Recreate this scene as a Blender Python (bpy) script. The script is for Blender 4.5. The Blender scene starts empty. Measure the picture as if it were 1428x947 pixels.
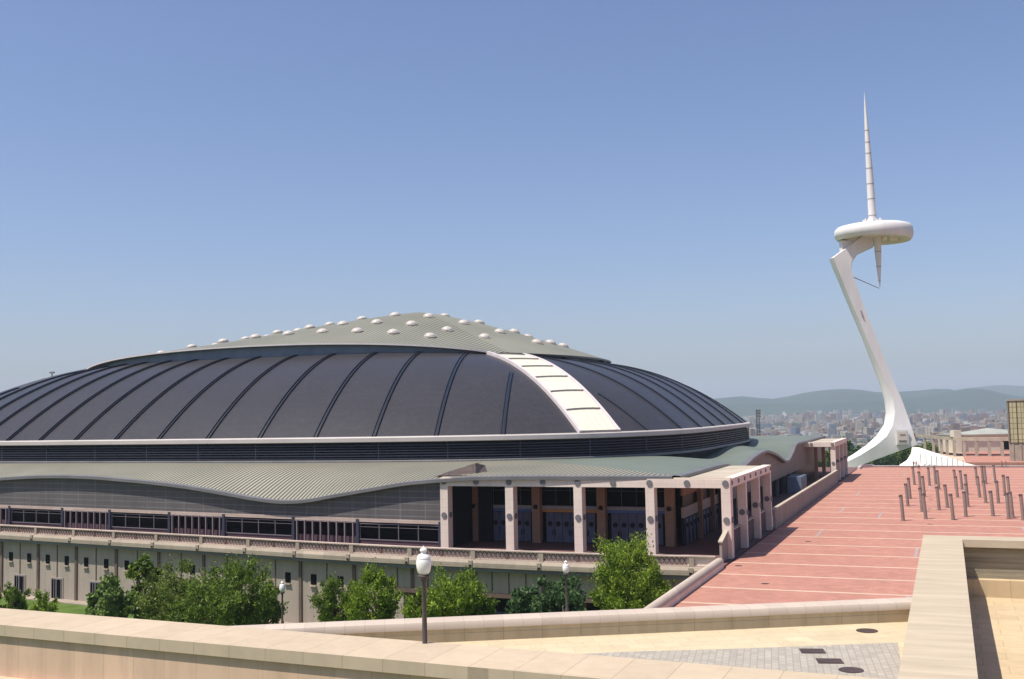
import bpy, bmesh, math, random
from mathutils import Vector, Matrix, noise
random.seed(7)
R = math.radians
S = bpy.context.scene
C = S.collection

# ------------------------------------------------------------------ camera
F_PX, W_PX, H_PX = 1500.0, 1428.0, 947.0
YAW, PITCH, ROLL = R(21.9), math.atan(100 / 1500.0), 0.02
EYE = Vector((0, 0, 15.5))
fh = Vector((-math.sin(YAW), math.cos(YAW), 0))
rt = Vector((math.cos(YAW), math.sin(YAW), 0))
fw = fh * math.cos(PITCH) + Vector((0, 0, math.sin(PITCH)))
up = rt.cross(fw)
rr = rt * math.cos(ROLL) - up * math.sin(ROLL)
uu = up * math.cos(ROLL) + rt * math.sin(ROLL)
cam_data = bpy.data.cameras.new('camera')
cam = bpy.data.objects.new('camera', cam_data)
C.objects.link(cam)
S.camera = cam
cam.matrix_world = Matrix(((rr.x, uu.x, -fw.x, EYE.x), (rr.y, uu.y, -fw.y, EYE.y), (rr.z, uu.z, -fw.z, EYE.z), (0, 0, 0, 1)))
cam_data.sensor_width = 36
cam_data.lens = 36 * F_PX / W_PX
cam_data.clip_start = 0.5
cam_data.clip_end = 60000

# ------------------------------------------------------------------ world, sun, exposure
SUN_EL = R(63.5)
SUN_H = Vector((-0.69, -0.72, 0)).normalized()
SUN_DIR = (SUN_H * math.cos(SUN_EL) + Vector((0, 0, math.sin(SUN_EL)))).normalized()
world = bpy.data.worlds.new('World')
S.world = world
world.use_nodes = True
wn = world.node_tree
bg = wn.nodes['Background']
sky = wn.nodes.new('ShaderNodeTexSky')
sky.sky_type = 'NISHITA'
sky.sun_disc = False
sky.sun_elevation = SUN_EL
sky.sun_rotation = math.atan2(SUN_H.x, SUN_H.y)
sky.altitude = 0
sky.air_density = 1.0
sky.dust_density = 1.4
sky.ozone_density = 5.0
tint = wn.nodes.new('ShaderNodeMix'); tint.data_type = 'RGBA'; tint.blend_type = 'MULTIPLY'
tint.inputs[0].default_value = 1.0; tint.inputs[7].default_value = (1.05, 0.98, 1.05, 1)
wn.links.new(sky.outputs[0], tint.inputs[6])
wn.links.new(tint.outputs[2], bg.inputs[0])
bg.inputs[1].default_value = 0.107
sun_data = bpy.data.lights.new('sun', 'SUN')
sun_data.energy = 5.0
sun_data.angle = R(0.5)
sun_data.color = (1.0, 0.945, 0.85)
sun = bpy.data.objects.new('sun', sun_data)
C.objects.link(sun)
sun.rotation_euler = SUN_DIR.to_track_quat('Z', 'Y').to_euler()
sun.location = (0, 0, 200)
S.view_settings.view_transform = 'Standard'
S.view_settings.look = 'None'
S.view_settings.gamma = 1
S.view_settings.use_curve_mapping = False
S.view_settings.exposure = 0.3
S.cycles.volume_bounces = 0
S.cycles.max_bounces = 6

# ------------------------------------------------------------------ helpers
def ray(px, py):
    return fw + rr * ((px - W_PX / 2) / F_PX) - uu * ((py - H_PX / 2) / F_PX)
def at(px, py, z):                       # point of level z seen in that direction (surveying the photo)
    d = ray(px, py); t = (z - EYE.z) / d.z
    return EYE + d * t
def at_depth(px, py, dep):               # point on the upright plane at a horizontal distance
    d = ray(px, py); t = dep / d.dot(fh)
    return EYE + d * t
def lerp(a, b, t): return a + (b - a) * t
def interp(pts, x):
    if x <= pts[0][0]: return pts[0][1]
    for i in range(len(pts) - 1):
        x0, y0 = pts[i]; x1, y1 = pts[i + 1]
        if x <= x1:
            t = (x - x0) / (x1 - x0)
            m0 = (pts[i + 1][1] - pts[max(i - 1, 0)][1]) / (pts[i + 1][0] - pts[max(i - 1, 0)][0])
            j = min(i + 2, len(pts) - 1)
            m1 = (pts[j][1] - y0) / (pts[j][0] - x0)
            h = x1 - x0
            return (2*t**3 - 3*t**2 + 1)*y0 + (t**3 - 2*t**2 + t)*h*m0 + (3*t**2 - 2*t**3)*y1 + (t**3 - t**2)*h*m1
    return pts[-1][1]

class MB:
    def __init__(s): s.v = []; s.f = []; s.m = []
    def face(s, idx, m=0): s.f.append(tuple(idx)); s.m.append(m)
    def quad(s, a, b, c, d, m=0):
        i = len(s.v); s.v += [tuple(a), tuple(b), tuple(c), tuple(d)]; s.face((i, i+1, i+2, i+3), m)
    def tri(s, a, b, c, m=0):
        i = len(s.v); s.v += [tuple(a), tuple(b), tuple(c)]; s.face((i, i+1, i+2), m)
    def box(s, x0, y0, z0, x1, y1, z1, m=0):
        s.obox(((x0+x1)/2, (y0+y1)/2, (z0+z1)/2), abs(x1-x0), abs(y1-y0), abs(z1-z0), 0, m)
    def obox(s, c, sx, sy, sz, rz=0, m=0):
        i = len(s.v); ca, sa = math.cos(rz), math.sin(rz)
        for dz in (-.5, .5):
            for dx, dy in ((-.5, -.5), (.5, -.5), (.5, .5), (-.5, .5)):
                x, y = dx*sx, dy*sy
                s.v.append((c[0] + x*ca - y*sa, c[1] + x*sa + y*ca, c[2] + dz*sz))
        for q in ((3,2,1,0), (4,5,6,7), (0,1,5,4), (1,2,6,5), (2,3,7,6), (3,0,4,7)):
            s.face([i+k for k in q], m)
    def prism(s, poly, z0, z1, m=0, mtop=None):
        n = len(poly); i = len(s.v)
        for z in (z0, z1):
            for k, p in enumerate(poly):
                zz = z[k] if isinstance(z, (list, tuple)) else z
                s.v.append((p[0], p[1], zz))
        a = sum(poly[k][0]*poly[(k+1) % n][1] - poly[(k+1) % n][0]*poly[k][1] for k in range(n))
        o = list(range(n)) if a > 0 else list(range(n-1, -1, -1))
        s.face([i+k for k in reversed(o)], m)
        s.face([i+n+k for k in o], m if mtop is None else mtop)
        for k in range(n):
            p, q = o[k], o[(k+1) % n]
            s.face((i+p, i+q, i+n+q, i+n+p), m)
    def tube(s, p0, p1, r0, r1=None, n=8, m=0, cap=True):
        p0, p1 = Vector(p0), Vector(p1); r1 = r0 if r1 is None else r1
        ax = (p1-p0).normalized(); u = ax.orthogonal().normalized(); w = ax.cross(u); i = len(s.v)
        for p, r in ((p0, r0), (p1, r1)):
            for k in range(n):
                a = 2*math.pi*k/n; s.v.append(tuple(p + (u*math.cos(a) + w*math.sin(a))*r))
        for k in range(n):
            s.face((i+k, i+(k+1) % n, i+n+(k+1) % n, i+n+k), m)
        if cap:
            s.face([i+k for k in range(n-1, -1, -1)], m); s.face([i+n+k for k in range(n)], m)
    def lathe(s, prof, c=(0, 0, 0), n=24, m=0):
        i = len(s.v)
        for r, z in prof:
            for k in range(n):
                a = 2*math.pi*k/n; s.v.append((c[0]+r*math.cos(a), c[1]+r*math.sin(a), c[2]+z))
        for j in range(len(prof)-1):
            for k in range(n):
                k2 = (k+1) % n
                s.face((i+j*n+k, i+j*n+k2, i+(j+1)*n+k2, i+(j+1)*n+k), m)
        s.face([i+k for k in range(n-1, -1, -1)], m)
        s.face([i+(len(prof)-1)*n+k for k in range(n)], m)
    def loft(s, rings, m=0, cap=True, closed=True):
        i = len(s.v); n = len(rings[0])
        for r in rings: s.v += [tuple(p) for p in r]
        for j in range(len(rings)-1):
            for k in range(n if closed else n-1):
                k2 = (k+1) % n
                s.face((i+j*n+k, i+j*n+k2, i+(j+1)*n+k2, i+(j+1)*n+k), m)
        if cap and closed:
            s.face([i+k for k in range(n-1, -1, -1)], m)
            s.face([i+(len(rings)-1)*n+k for k in range(n)], m)
    def build(s, name, mats, parent=None, smooth=False, base=None, wp=None, fixn=True):
        # wp: world position of the parent's origin when vertices were written in world space
        me = bpy.data.meshes.new(name)
        off = Vector(wp) if wp is not None else Vector((0, 0, 0))
        if base is not None: off = Vector(base)
        me.from_pydata([(x-off.x, y-off.y, z-off.z) for x, y, z in s.v], [], s.f)
        if not isinstance(mats, (list, tuple)): mats = [mats]
        for mm in mats: me.materials.append(mm)
        me.polygons.foreach_set('material_index', s.m)
        me.update()
        if fixn:
            bm = bmesh.new(); bm.from_mesh(me); bmesh.ops.remove_doubles(bm, verts=bm.verts, dist=1e-4)
            bmesh.ops.recalc_face_normals(bm, faces=bm.faces); bm.to_mesh(me); bm.free()
        if smooth is not False:
            me.polygons.foreach_set('use_smooth', [True]*len(me.polygons))
            if smooth is not True: me.set_sharp_from_angle(angle=R(smooth))
        o = bpy.data.objects.new(name, me); C.objects.link(o)
        if base is not None: o.location = base
        if parent is not None: o.parent = parent
        return o

def tag(o, label=None, cat=None, group=None, kind=None):
    if label: o['label'] = label
    if cat: o['category'] = cat
    if group: o['group'] = group
    if kind: o['kind'] = kind
    return o
def thing(name, label, cat, loc=(0, 0, 0), rz=0, group=None):
    o = bpy.data.objects.new(name, None); C.objects.link(o)
    o.location = loc; o.rotation_euler = (0, 0, rz); o.empty_display_size = 0.5
    return tag(o, label, cat, group)
def copy_tree(o, parent=None):
    c = o.copy(); C.objects.link(c)
    if parent is not None: c.parent = parent
    for ch in list(o.children): copy_tree(ch, c)
    return c

# ------------------------------------------------------------------ materials
def nt(name, rough=0.8, spec=0.3, metal=0.0):
    m = bpy.data.materials.new(name); m.use_nodes = True
    t = m.node_tree; b = t.nodes['Principled BSDF']
    b.inputs['Roughness'].default_value = rough
    b.inputs['Specular IOR Level'].default_value = spec
    b.inputs['Metallic'].default_value = metal
    return m, t, b
def nd(t, k, **kw):
    n = t.nodes.new(k)
    for a, v in kw.items(): setattr(n, a, v)
    return n
def mixc(t, fac, a, b, mode='MIX'):
    n = nd(t, 'ShaderNodeMix', data_type='RGBA', blend_type=mode)
    for sck, v in ((n.inputs[0], fac), (n.inputs[6], a), (n.inputs[7], b)):
        if hasattr(v, 'links') or isinstance(v, bpy.types.NodeSocket): t.links.new(v, sck)
        elif isinstance(v, (int, float)): sck.default_value = v
        else: sck.default_value = (v[0], v[1], v[2], 1)
    return n.outputs[2]
def mth(t, op, a, b=0.0, c=None):
    n = nd(t, 'ShaderNodeMath', operation=op)
    for i, v in enumerate((a, b) if c is None else (a, b, c)):
        if isinstance(v, bpy.types.NodeSocket): t.links.new(v, n.inputs[i])
        else: n.inputs[i].default_value = v
    return n.outputs[0]
def coords(t, dx=(1, 0, 0), dy=(0, 0, 1)):      # (along dx, along dy, 0) from object coordinates
    tc = nd(t, 'ShaderNodeTexCoord')
    out = nd(t, 'ShaderNodeCombineXYZ')
    for i, d in enumerate((dx, dy)):
        n = nd(t, 'ShaderNodeVectorMath', operation='DOT_PRODUCT')
        t.links.new(tc.outputs['Object'], n.inputs[0]); n.inputs[1].default_value = d
        t.links.new(n.outputs['Value'], out.inputs[i])
    return tc.outputs['Object'], out.outputs[0]
def noise_fac(t, vec, scale, detail=4, lo=0.3, hi=0.7, rough=0.55):
    n = nd(t, 'ShaderNodeTexNoise'); n.inputs['Scale'].default_value = scale
    n.inputs['Detail'].default_value = detail; n.inputs['Roughness'].default_value = rough
    t.links.new(vec, n.inputs['Vector'])
    r = nd(t, 'ShaderNodeMapRange'); r.inputs[1].default_value = lo; r.inputs[2].default_value = hi
    t.links.new(n.outputs[0], r.inputs[0])
    return r.outputs[0]
def plain(name, col, rough=0.8, var=0.25, scale=0.6, spec=0.3, bump=0.0, metal=0.0, stretch=None, warm=None):
    m, t, b = nt(name, rough, spec, metal)
    tc = nd(t, 'ShaderNodeTexCoord'); v = tc.outputs['Object']
    if stretch:
        mp = nd(t, 'ShaderNodeMapping'); mp.inputs['Scale'].default_value = stretch
        t.links.new(v, mp.inputs['Vector']); v = mp.outputs[0]
    n1 = noise_fac(t, v, scale, 5); n2 = noise_fac(t, v, scale*9, 3)
    dark = [c*(1-var) for c in col]; lite = warm or [min(c*(1+var*0.5), 0.95) for c in col]
    c1 = mixc(t, n1, dark, lite)
    c2 = mixc(t, mth(t, 'MULTIPLY', n2, 0.35*min(1, var*4)), c1, [c*(1-var) for c in col])
    t.links.new(c2, b.inputs['Base Color'])
    if bump:
        bp = nd(t, 'ShaderNodeBump'); bp.inputs['Strength'].default_value = bump; bp.inputs['Distance'].default_value = 0.05
        t.links.new(n2, bp.inputs['Height']); t.links.new(bp.outputs[0], b.inputs['Normal'])
    return m
def slabs(name, col, joint, w, h, mortar=0.02, dx=(1, 0, 0), dy=(0, 1, 0), rough=0.85, var=0.2, offset=0.5, tint=0.15, stain=0.0, scale=0.25, stain_col=None):
    m, t, b = nt(name, rough, 0.25)
    obj, v = coords(t, dx, dy)
    br = nd(t, 'ShaderNodeTexBrick'); br.offset = offset
    br.inputs['Scale'].default_value = 1; br.inputs['Mortar Size'].default_value = mortar
    br.inputs['Brick Width'].default_value = w; br.inputs['Row Height'].default_value = h
    br.inputs['Bias'].default_value = 0; br.inputs['Mortar Smooth'].default_value = 0.2
    br.inputs['Color1'].default_value = (*[c*(1-tint) for c in col], 1)
    br.inputs['Color2'].default_value = (*[min(1, c*(1+tint)) for c in col], 1)
    br.inputs['Mortar'].default_value = (*joint, 1)
    t.links.new(v, br.inputs['Vector'])
    n1 = noise_fac(t, obj, scale, 6, 0.3, 0.72)
    n2 = noise_fac(t, obj, 3.5, 5)
    c = mixc(t, mth(t, 'MULTIPLY', n1, var*2), br.outputs['Color'], [x*0.7 for x in col])
    c = mixc(t, mth(t, 'MULTIPLY', n2, var), c, [min(1, x*1.2) for x in col])
    if stain:
        mp = nd(t, 'ShaderNodeMapping'); mp.inputs['Scale'].default_value = (1.2, 1.2, 0.12)
        t.links.new(obj, mp.inputs['Vector'])
        n3 = noise_fac(t, mp.outputs[0], 1.5, 5, 0.45, 0.8)
        c = mixc(t, mth(t, 'MULTIPLY', n3, stain), c, stain_col or [x*0.45 for x in col])
    t.links.new(c, b.inputs['Base Color'])
    return m
def seams(name, col, dark, pitch, axis=(1, 0, 0), rough=0.55, width=0.3, var=0.15, bump=0.6):
    m, t, b = nt(name, rough, 0.35)
    obj, v = coords(t, axis, (0, 0, 1))
    sp = nd(t, 'ShaderNodeSeparateXYZ'); t.links.new(v, sp.inputs[0])
    fr = mth(t, 'FRACT', mth(t, 'DIVIDE', sp.outputs[0], pitch))
    d = mth(t, 'ABSOLUTE', mth(t, 'SUBTRACT', fr, 0.5))
    mask = nd(t, 'ShaderNodeMapRange'); mask.inputs[1].default_value = 0.5-width; mask.inputs[2].default_value = 0.5-width*0.35
    t.links.new(d, mask.inputs[0])
    n1 = noise_fac(t, obj, 0.08, 5)
    base = mixc(t, n1, [c*(1-var) for c in col], [c*(1+var) for c in col])
    c = mixc(t, mask.outputs[0], base, dark)
    t.links.new(c, b.inputs['Base Color'])
    bp = nd(t, 'ShaderNodeBump'); bp.inputs['Strength'].default_value = bump; bp.inputs['Distance'].default_value = 0.08
    t.links.new(mask.outputs[0], bp.inputs['Height']); t.links.new(bp.outputs[0], b.inputs['Normal'])
    return m
def glassy(name, col, rough=0.08, spec=0.5):
    m, t, b = nt(name, rough, spec); b.inputs['Base Color'].default_value = (*col, 1); return m

M = {}
M['dome'] = slabs('dome_slate', (.040, .037, .041), (.033, .031, .034), 6.0, 0.9, 0.04, (1, 1, 0), (0, 0, 1), rough=0.34, var=0.35, tint=0.04, stain=0.5, stain_col=(.062, .060, .060), scale=.08)
M['rib'] = plain('dome_rib_metal', (.018, .021, .032), 0.3, 0.2, spec=.5)
M['rib_edge'] = plain('rib_edge_metal', (.16, .16, .17), 0.35, 0.2)
M['glass_strip'] = slabs('hip_translucent_panel', (.66, .64, .52), (.46, .44, .36), 1.0, 20, 0.03, (.75, .66, 0), (0, 0, 1), rough=0.4, var=0.08, tint=0.03, offset=0)
M['strip_frame'] = plain('strip_frame_paint', (.62, .55, .54), 0.5, 0.1)
M['cap_x'] = seams('cap_zinc_near', (.25, .245, .185), (.10, .10, .08), 0.75, (1, 0, 0), width=.34, bump=.2)
M['cap_y'] = seams('cap_zinc_side', (.24, .235, .18), (.15, .145, .115), 0.6, (0, 1, 0), width=.22, bump=.2)
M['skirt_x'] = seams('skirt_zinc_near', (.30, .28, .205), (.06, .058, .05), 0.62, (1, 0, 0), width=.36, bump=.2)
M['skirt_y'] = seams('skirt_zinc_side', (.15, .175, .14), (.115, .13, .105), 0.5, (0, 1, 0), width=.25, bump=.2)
M['white_trim'] = plain('white_trim_paint', (.50, .45, .42), 0.5, 0.12, 0.2)
M['grey_trim'] = plain('grey_zinc_edge', (.16, .155, .16), 0.45, 0.2, 0.3)
M['clerestory'] = plain('clerestory_blue_panel', (.16, .20, .27), 0.35, 0.25, 0.4)
M['louvre'] = plain('louvre_dark_metal', (.045, .05, .075), 0.4, 0.25)
M['void'] = plain('recess_dark', (.012, .012, .018), 0.7, 0.3)  # near-black: paints in the shade of deep recesses; also tyres and door portholes
M['skylight'] = plain('skylight_acrylic', (.52, .47, .42), 0.35, 0.1, 0.5)
M['gal_wall'] = slabs('gallery_grey_panel', (.115, .105, .105), (.24, .23, .225), 3.4, 0.72, 0.045, (1, 0, 0), (0, 0, 1), rough=0.55, var=0.3, offset=0, tint=0.08, stain=0.35)
M['gal_wall_side'] = slabs('gallery_side_brown_panel', (.20, .15, .13), (.13, .10, .09), 1.2, 0.72, 0.04, (0, 1, 0), (0, 0, 1), rough=0.55, var=0.25, offset=0, tint=0.08)
M['stone'] = slabs('portico_stone', (.73, .61, .52), (.56, .465, .395), 3.0, 0.95, 0.02, (1, .6, 0), (0, 0, 1), rough=0.8, var=0.16, offset=0, tint=0.03, stain=0.15, stain_col=(.3,.26,.24))
M['stone_cap'] = plain('portico_roof_stone', (.47, .40, .31), 0.85, 0.2, 0.3)
M['disc'] = plain('rubber_disc_grey', (.17, .165, .17), 0.7, 0.2)
M['orange_stone'] = slabs('inner_column_brown_stone', (.36, .215, .145), (.26, .15, .10), 3, 0.9, 0.02, (1, 1, 0), (0, 0, 1), offset=0, tint=0.05)
M['door_blue'] = plain('door_blue_grey_paint', (.12, .128, .19), 0.5, 0.25, 0.8)
M['blue'] = plain('blue_transom_paint', (.10, .17, .36), 0.5, 0.1)
M['orange'] = plain('orange_transom_paint', (.55, .25, .08), 0.5, 0.1)
M['transom'] = plain('transom_grey_stone', (.36, .34, .36), 0.7, 0.2)
M['black_glass'] = glassy('dark_glass', (.004, .004, .006), 0.3, 0.04)
M['steel_white'] = plain('thin_frame_light_metal', (.20, .18, .20), 0.4, 0.1)
M['mullion'] = plain('mullion_pale_metal', (.24, .19, .20), 0.45, 0.15)
M['maroon'] = plain('maroon_sill_panel', (.10, .06, .07), 0.5, 0.25)
M['balu_stone'] = slabs('balustrade_pink_stone', (.48, .38, .32), (.3, .25, .22), 2.2, 3, 0.02, (1, 0, 0), (0, 0, 1), var=0.25, offset=0, stain=0.2)
M['ledge'] = slabs('ledge_concrete', (.35, .29, .225), (.22, .19, .15), 3.0, 4, 0.03, (1, 0, 0), (0, 0, 1), var=0.25, offset=0, stain=0.35)
M['podium'] = slabs('podium_concrete', (.36, .30, .25), (.20, .18, .165), 1.55, 30, 0.02, (1, 0, 0), (0, 0, 1), var=0.2, offset=0, stain=0.25, tint=0.06)
M['pilaster'] = plain('pilaster_rust_brown', (.14, .095, .075), 0.7, 0.3)
M['floor_dark'] = plain('gallery_floor_maroon', (.17, .09, .085), 0.8, 0.2)
M['slat'] = slabs('slatted_concrete_parapet', (.30, .255, .225), (.15, .125, .115), 0.5, 30, 0.04, (0, 1, 0), (0, 0, 1), var=0.2, offset=0, stain=0.25)
M['coping'] = slabs('travertine_coping', (.50, .40, .285), (.32, .25, .175), 1.55, 30, 0.018, (1, 0, 0), (0, 1, 0), var=0.2, offset=0, tint=0.06, scale=0.8, stain=.15)
M['coping_long'] = plain('travertine_long_coping', (.48, .395, .285), 0.8, 0.2, 0.5, stretch=(0.5, 3.5, 1), bump=0.05)
M['pink_cap'] = slabs('pinkish_rounded_cap', (.50, .415, .34), (.37, .30, .25), 0.75, 30, 0.012, (.88, .475, 0), (0, 0, 1), var=0.15, offset=0, tint=0.07)
M['tan_face'] = slabs('tan_stone_facing', (.63, .44, .31), (.42, .295, .21), 1.45, 30, 0.014, (1, 0, 0), (0, 0, 1), var=0.2, offset=0, tint=0.07, stain=0.35)
M['face_course'] = slabs('weathered_stone_facing', (.52, .43, .29), (.30, .25, .17), 1.5, 0.62, 0.014, (.88, .475, 0), (0, 0, 1), var=0.22, offset=0, tint=0.08, stain=0.4)
M['rough_conc'] = plain('board_marked_concrete', (.34, .30, .22), 0.9, 0.4, 0.8, stretch=(0.4, 1, 9), bump=0.4)
M['yellow_pave'] = slabs('cream_stone_paving', (.55, .455, .30), (.40, .33, .22), 1.0, 0.75, 0.012, (.88, .475, 0), (-.475, .88, 0), var=0.2, tint=0.09, scale=.5, stain=.15)
M['yellow_pave2'] = slabs('cream_stone_court_paving', (.53, .405, .25), (.36, .27, .17), 1.9, 1.3, 0.02, (1, 0, 0), (0, 1, 0), var=0.22, tint=0.09, scale=.4, stain=.2)
M['cobble'] = slabs('grey_sett_paving', (.38, .34, .285), (.27, .24, .20), 0.42, 0.24, 0.022, (0, 1, 0), (1, .15, 0), var=0.25, tint=0.14, scale=1.2)
M['iron'] = plain('cast_iron_cover', (.075, .05, .045), 0.6, 0.3, 4)
M['red_pave'] = slabs('red_brick_paving', (.42, .20, .148), (.36, .175, .13), 0.8, 0.8, 0.02, (1, 0, 0), (0, 1, 0), var=0.22, tint=0.12, scale=0.09, stain=0.25, stain_col=(.30, .155, .125))
M['white_line'] = plain('pale_stone_strip', (.58, .43, .32), 0.8, 0.15, 0.5)
M['grey_line'] = plain('grey_drain_strip', (.36, .30, .29), 0.7, 0.2, 0.5)
M['tower'] = plain('tower_white_render', (.72, .68, .665), 0.6, 0.09, 0.3, stretch=(1, 1, .12))
M['tower_joint'] = plain('tower_joint_grey', (.30, .27, .25), 0.6, 0.1)
M['plinth_white'] = plain('plinth_white_mosaic', (.86, .84, .74), 0.5, 0.06, 0.2)
M['bollard'] = plain('bollard_brown_steel', (.27, .205, .18), 0.5, 0.2, 2)
M['bollard_top'] = plain('bollard_dark_head', (.13, .085, .075), 0.5, 0.2, 2)
M['lamp_post'] = plain('lamp_post_brown_paint', (.085, .065, .06), 0.5, 0.2, 2)
M['lamp_globe'] = glassy('opal_globe', (.85, .80, .76), 0.25, 0.5)
M['lattice_brown'] = plain('lattice_brown_terracotta', (.17, .095, .085), 0.8, 0.2)
M['shaded_slat'] = slabs('shaded_slatted_panel', (.12, .09, .09), (.05, .04, .04), 0.5, 30, 0.05, (0, 1, 0), (0, 0, 1), var=0.2, offset=0)  # darker copy of slat: shade inside the portico put into the colour
M['far_stone'] = plain('weathered_beige_stone', (.40, .33, .26), 0.8, 0.25, 0.4)
M['van_white'] = plain('van_white_paint', (.75, .74, .72), 0.35, 0.06, 0.5, spec=.5)
M['bark'] = plain('tree_bark', (.12, .085, .055), 0.9, 0.4, 3, bump=0.5)

# ------------------------------------------------------------------ ground, plain, hills
def near_ground(x, y):
    z = -8.6
    z += 4.5 * max(0, min(1, (x + 62) / 40.0)) * max(0, min(1, (112 - y) / 25.0))
    z += 2.5 * max(0, min(1, (85 - y) / 30.0))
    return z
def ground_z(x, y):
    r = math.hypot(x, y)
    z = near_ground(x, y)
    if r > 260:
        pts = [(260, -8.0), (420, -8.5), (560, -16), (1400, -74), (2200, -80), (3000, -76), (4500, -66), (6000, -52), (7500, -40), (12000, -20), (30000, 0)]
        for i in range(len(pts)-1):
            if r <= pts[i+1][0]:
                z = lerp(pts[i][1], pts[i+1][1], (r-pts[i][0])/(pts[i+1][0]-pts[i][0])); break
        z += noise.noise(Vector((x/700, y/700, 0))) * 6 * min(1, (r-260)/1200) if r < 9000 else 0
    return z
gb = MB(); rad = [0, 8, 16, 24, 32, 40, 50, 60, 70, 80, 90, 100, 110, 120, 140, 170, 200, 240, 260, 300, 360, 420, 490, 560, 700, 900, 1150, 1400, 1800, 2200, 2600, 3000, 3600, 4500, 5200, 6000, 6800, 7500, 9000, 12000, 30000]
NA = 144
for r_ in rad:
    for k in range(NA):
        a = 2*math.pi*k/NA; x, y = r_*math.sin(a), r_*math.cos(a)
        gb.v.append((x, y, ground_z(x, y)))
for j in range(len(rad)-1):
    for k in range(NA):
        k2 = (k+1) % NA
        gb.face((j*NA+k, (j+1)*NA+k, (j+1)*NA+k2, j*NA+k2))
gm, t, b = nt('ground_grass_and_land', 0.95, 0.1)
tc = nd(t, 'ShaderNodeTexCoord')
g1 = noise_fac(t, tc.outputs['Object'], 0.35, 6); g2 = noise_fac(t, tc.outputs['Object'], 0.006, 6, 0.35, 0.65)
ca = mixc(t, g1, (.055, .10, .018), (.12, .17, .04))
cb = mixc(t, g2, (.06, .10, .035), (.26, .22, .15))
ln = nd(t, 'ShaderNodeVectorMath', operation='LENGTH'); t.links.new(tc.outputs['Object'], ln.inputs[0])
mr = nd(t, 'ShaderNodeMapRange'); mr.inputs[1].default_value = 500; mr.inputs[2].default_value = 1600
t.links.new(ln.outputs['Value'], mr.inputs[0])
t.links.new(mixc(t, mr.outputs[0], ca, cb), b.inputs['Base Color'])
tag(gb.build('ground', gm, smooth=True), kind='structure')

def ridge(name, pts, dep, mat, seed, depth=2600):
    mb = MB(); rows = []
    xs = [pts[0][0] + (pts[-1][0]-pts[0][0])*i/150 for i in range(151)]
    for j in range(14):
        row = []
        f = j/8.0
        for px in xs:
            dd = dep - depth*0.45 + depth*0.45*f
            top = at_depth(px, interp(pts, px), dep)
            p = at_depth(px, 560, dd)
            prof = math.sin(min(f, 1)*math.pi/2)**1.3 if f <= 1 else max(0.0, 1-(f-1)*1.2)
            n = noise.fractal(Vector((p.x/1100, p.y/1100, seed)), 1, 2, 4)*1.6
            z = lerp(-75, top.z, prof) + n*34*math.sin(math.pi*min(f, 1))
            row.append((p.x, p.y, z))
        rows.append(row)
    for j in range(13):
        for i in range(150):
            mb.face((j*151+i, j*151+i+1, (j+1)*151+i+1, (j+1)*151+i))
    for row in rows: mb.v += row
    return tag(mb.build(name, mat, smooth=True, fixn=False), kind='structure')
m_, t, b = nt('wooded_hillside', .95, .1)
tc = nd(t, 'ShaderNodeTexCoord')
t.links.new(mixc(t, noise_fac(t, tc.outputs['Object'], .0016, 3, .25, .75), (.022, .042, .03), (.038, .062, .036)), b.inputs['Base Color'])
M['hill'] = m_
ridge('hills', [(-700, 590), (-300, 580), (200, 572), (700, 560), (900, 557), (1000, 556), (1030, 552.5), (1060, 555), (1085, 556), (1110, 550), (1150, 544), (1190, 542.5), (1225, 547), (1260, 546), (1300, 543), (1318, 541), (1340, 547), (1400, 556), (1500, 562), (1900, 560), (2400, 566)], 7600, M['hill'], 1.0)
ridge('hills', [(900, 566), (1200, 560), (1290, 553), (1330, 546), (1352, 542), (1375, 543), (1400, 549), (1428, 553), (1480, 548), (1600, 556), (2200, 560)], 6700, M['hill'], 4.0)
ridge('hills', [(1200, 556), (1300, 548), (1352, 541), (1400, 537), (1428, 539), (1500, 534), (1650, 540), (2300, 556)], 9800, M['hill'], 9.0)

# ------------------------------------------------------------------ esplanade, terraces
EX = -20.6                                   # left edge of the esplanade
FAR = 280.0
mb = MB(); mb.box(EX, 30, -8.5, 175, FAR, 0)
tag(mb.build('esplanade', M['red_pave']), kind='structure')
mb = MB()
ys = []
y = 70.5
while y < FAR-3:
    ys.append(y); y += 7.7
for y in ys:
    mb.box(EX+0.05, y-.21, 0.0, 175, y+.21, 0.006)
random.seed(3)
for i in range(len(ys)-1):
    for x in (-15+5.7*((i*3) % 4), 8+9*((i*5) % 3), 40+7*((i*2) % 5), 88):
        if random.random() < .6: mb.box(x-.14, ys[i]+.21, 0.0, x+.14, ys[i+1]-.21, 0.005, 1)
tag(mb.build('esplanade_markings', [M['white_line'], M['grey_line']]), kind='structure')
mb = MB()
for px, py in ((1030, 789), (1067, 814), (1127, 755), (1297, 731), (1298, 697), (1296, 709), (1332, 725)):
    p = at(px, py, 0); mb.prism([(p.x+.38*math.cos(a*.785), p.y+.38*math.sin(a*.785)) for a in range(8)], 0.0, 0.009)
tag(mb.build('esplanade_drain_covers', M['iron']), kind='structure')

# low white coping closing the far end of the esplanade
mb = MB(); mb.box(EX+3, FAR-.6, 0, 175, FAR, .25); mb.box(EX+3-.1, FAR-.7, .25, 175, FAR+.1, .42)
mb.box(EX, FAR-9, 0, EX+.7, FAR-3, .5)
mb.prism([(EX, FAR-3), (EX+.7, FAR-3.2), (EX+3.4, FAR-.3), (EX+3, FAR)], 0, .7)
tag(mb.build('boundary_wall', M['white_trim'], base=(50, FAR, 0)), 'low pale stone coping wall closing the far end of the red esplanade', 'wall')
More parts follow.
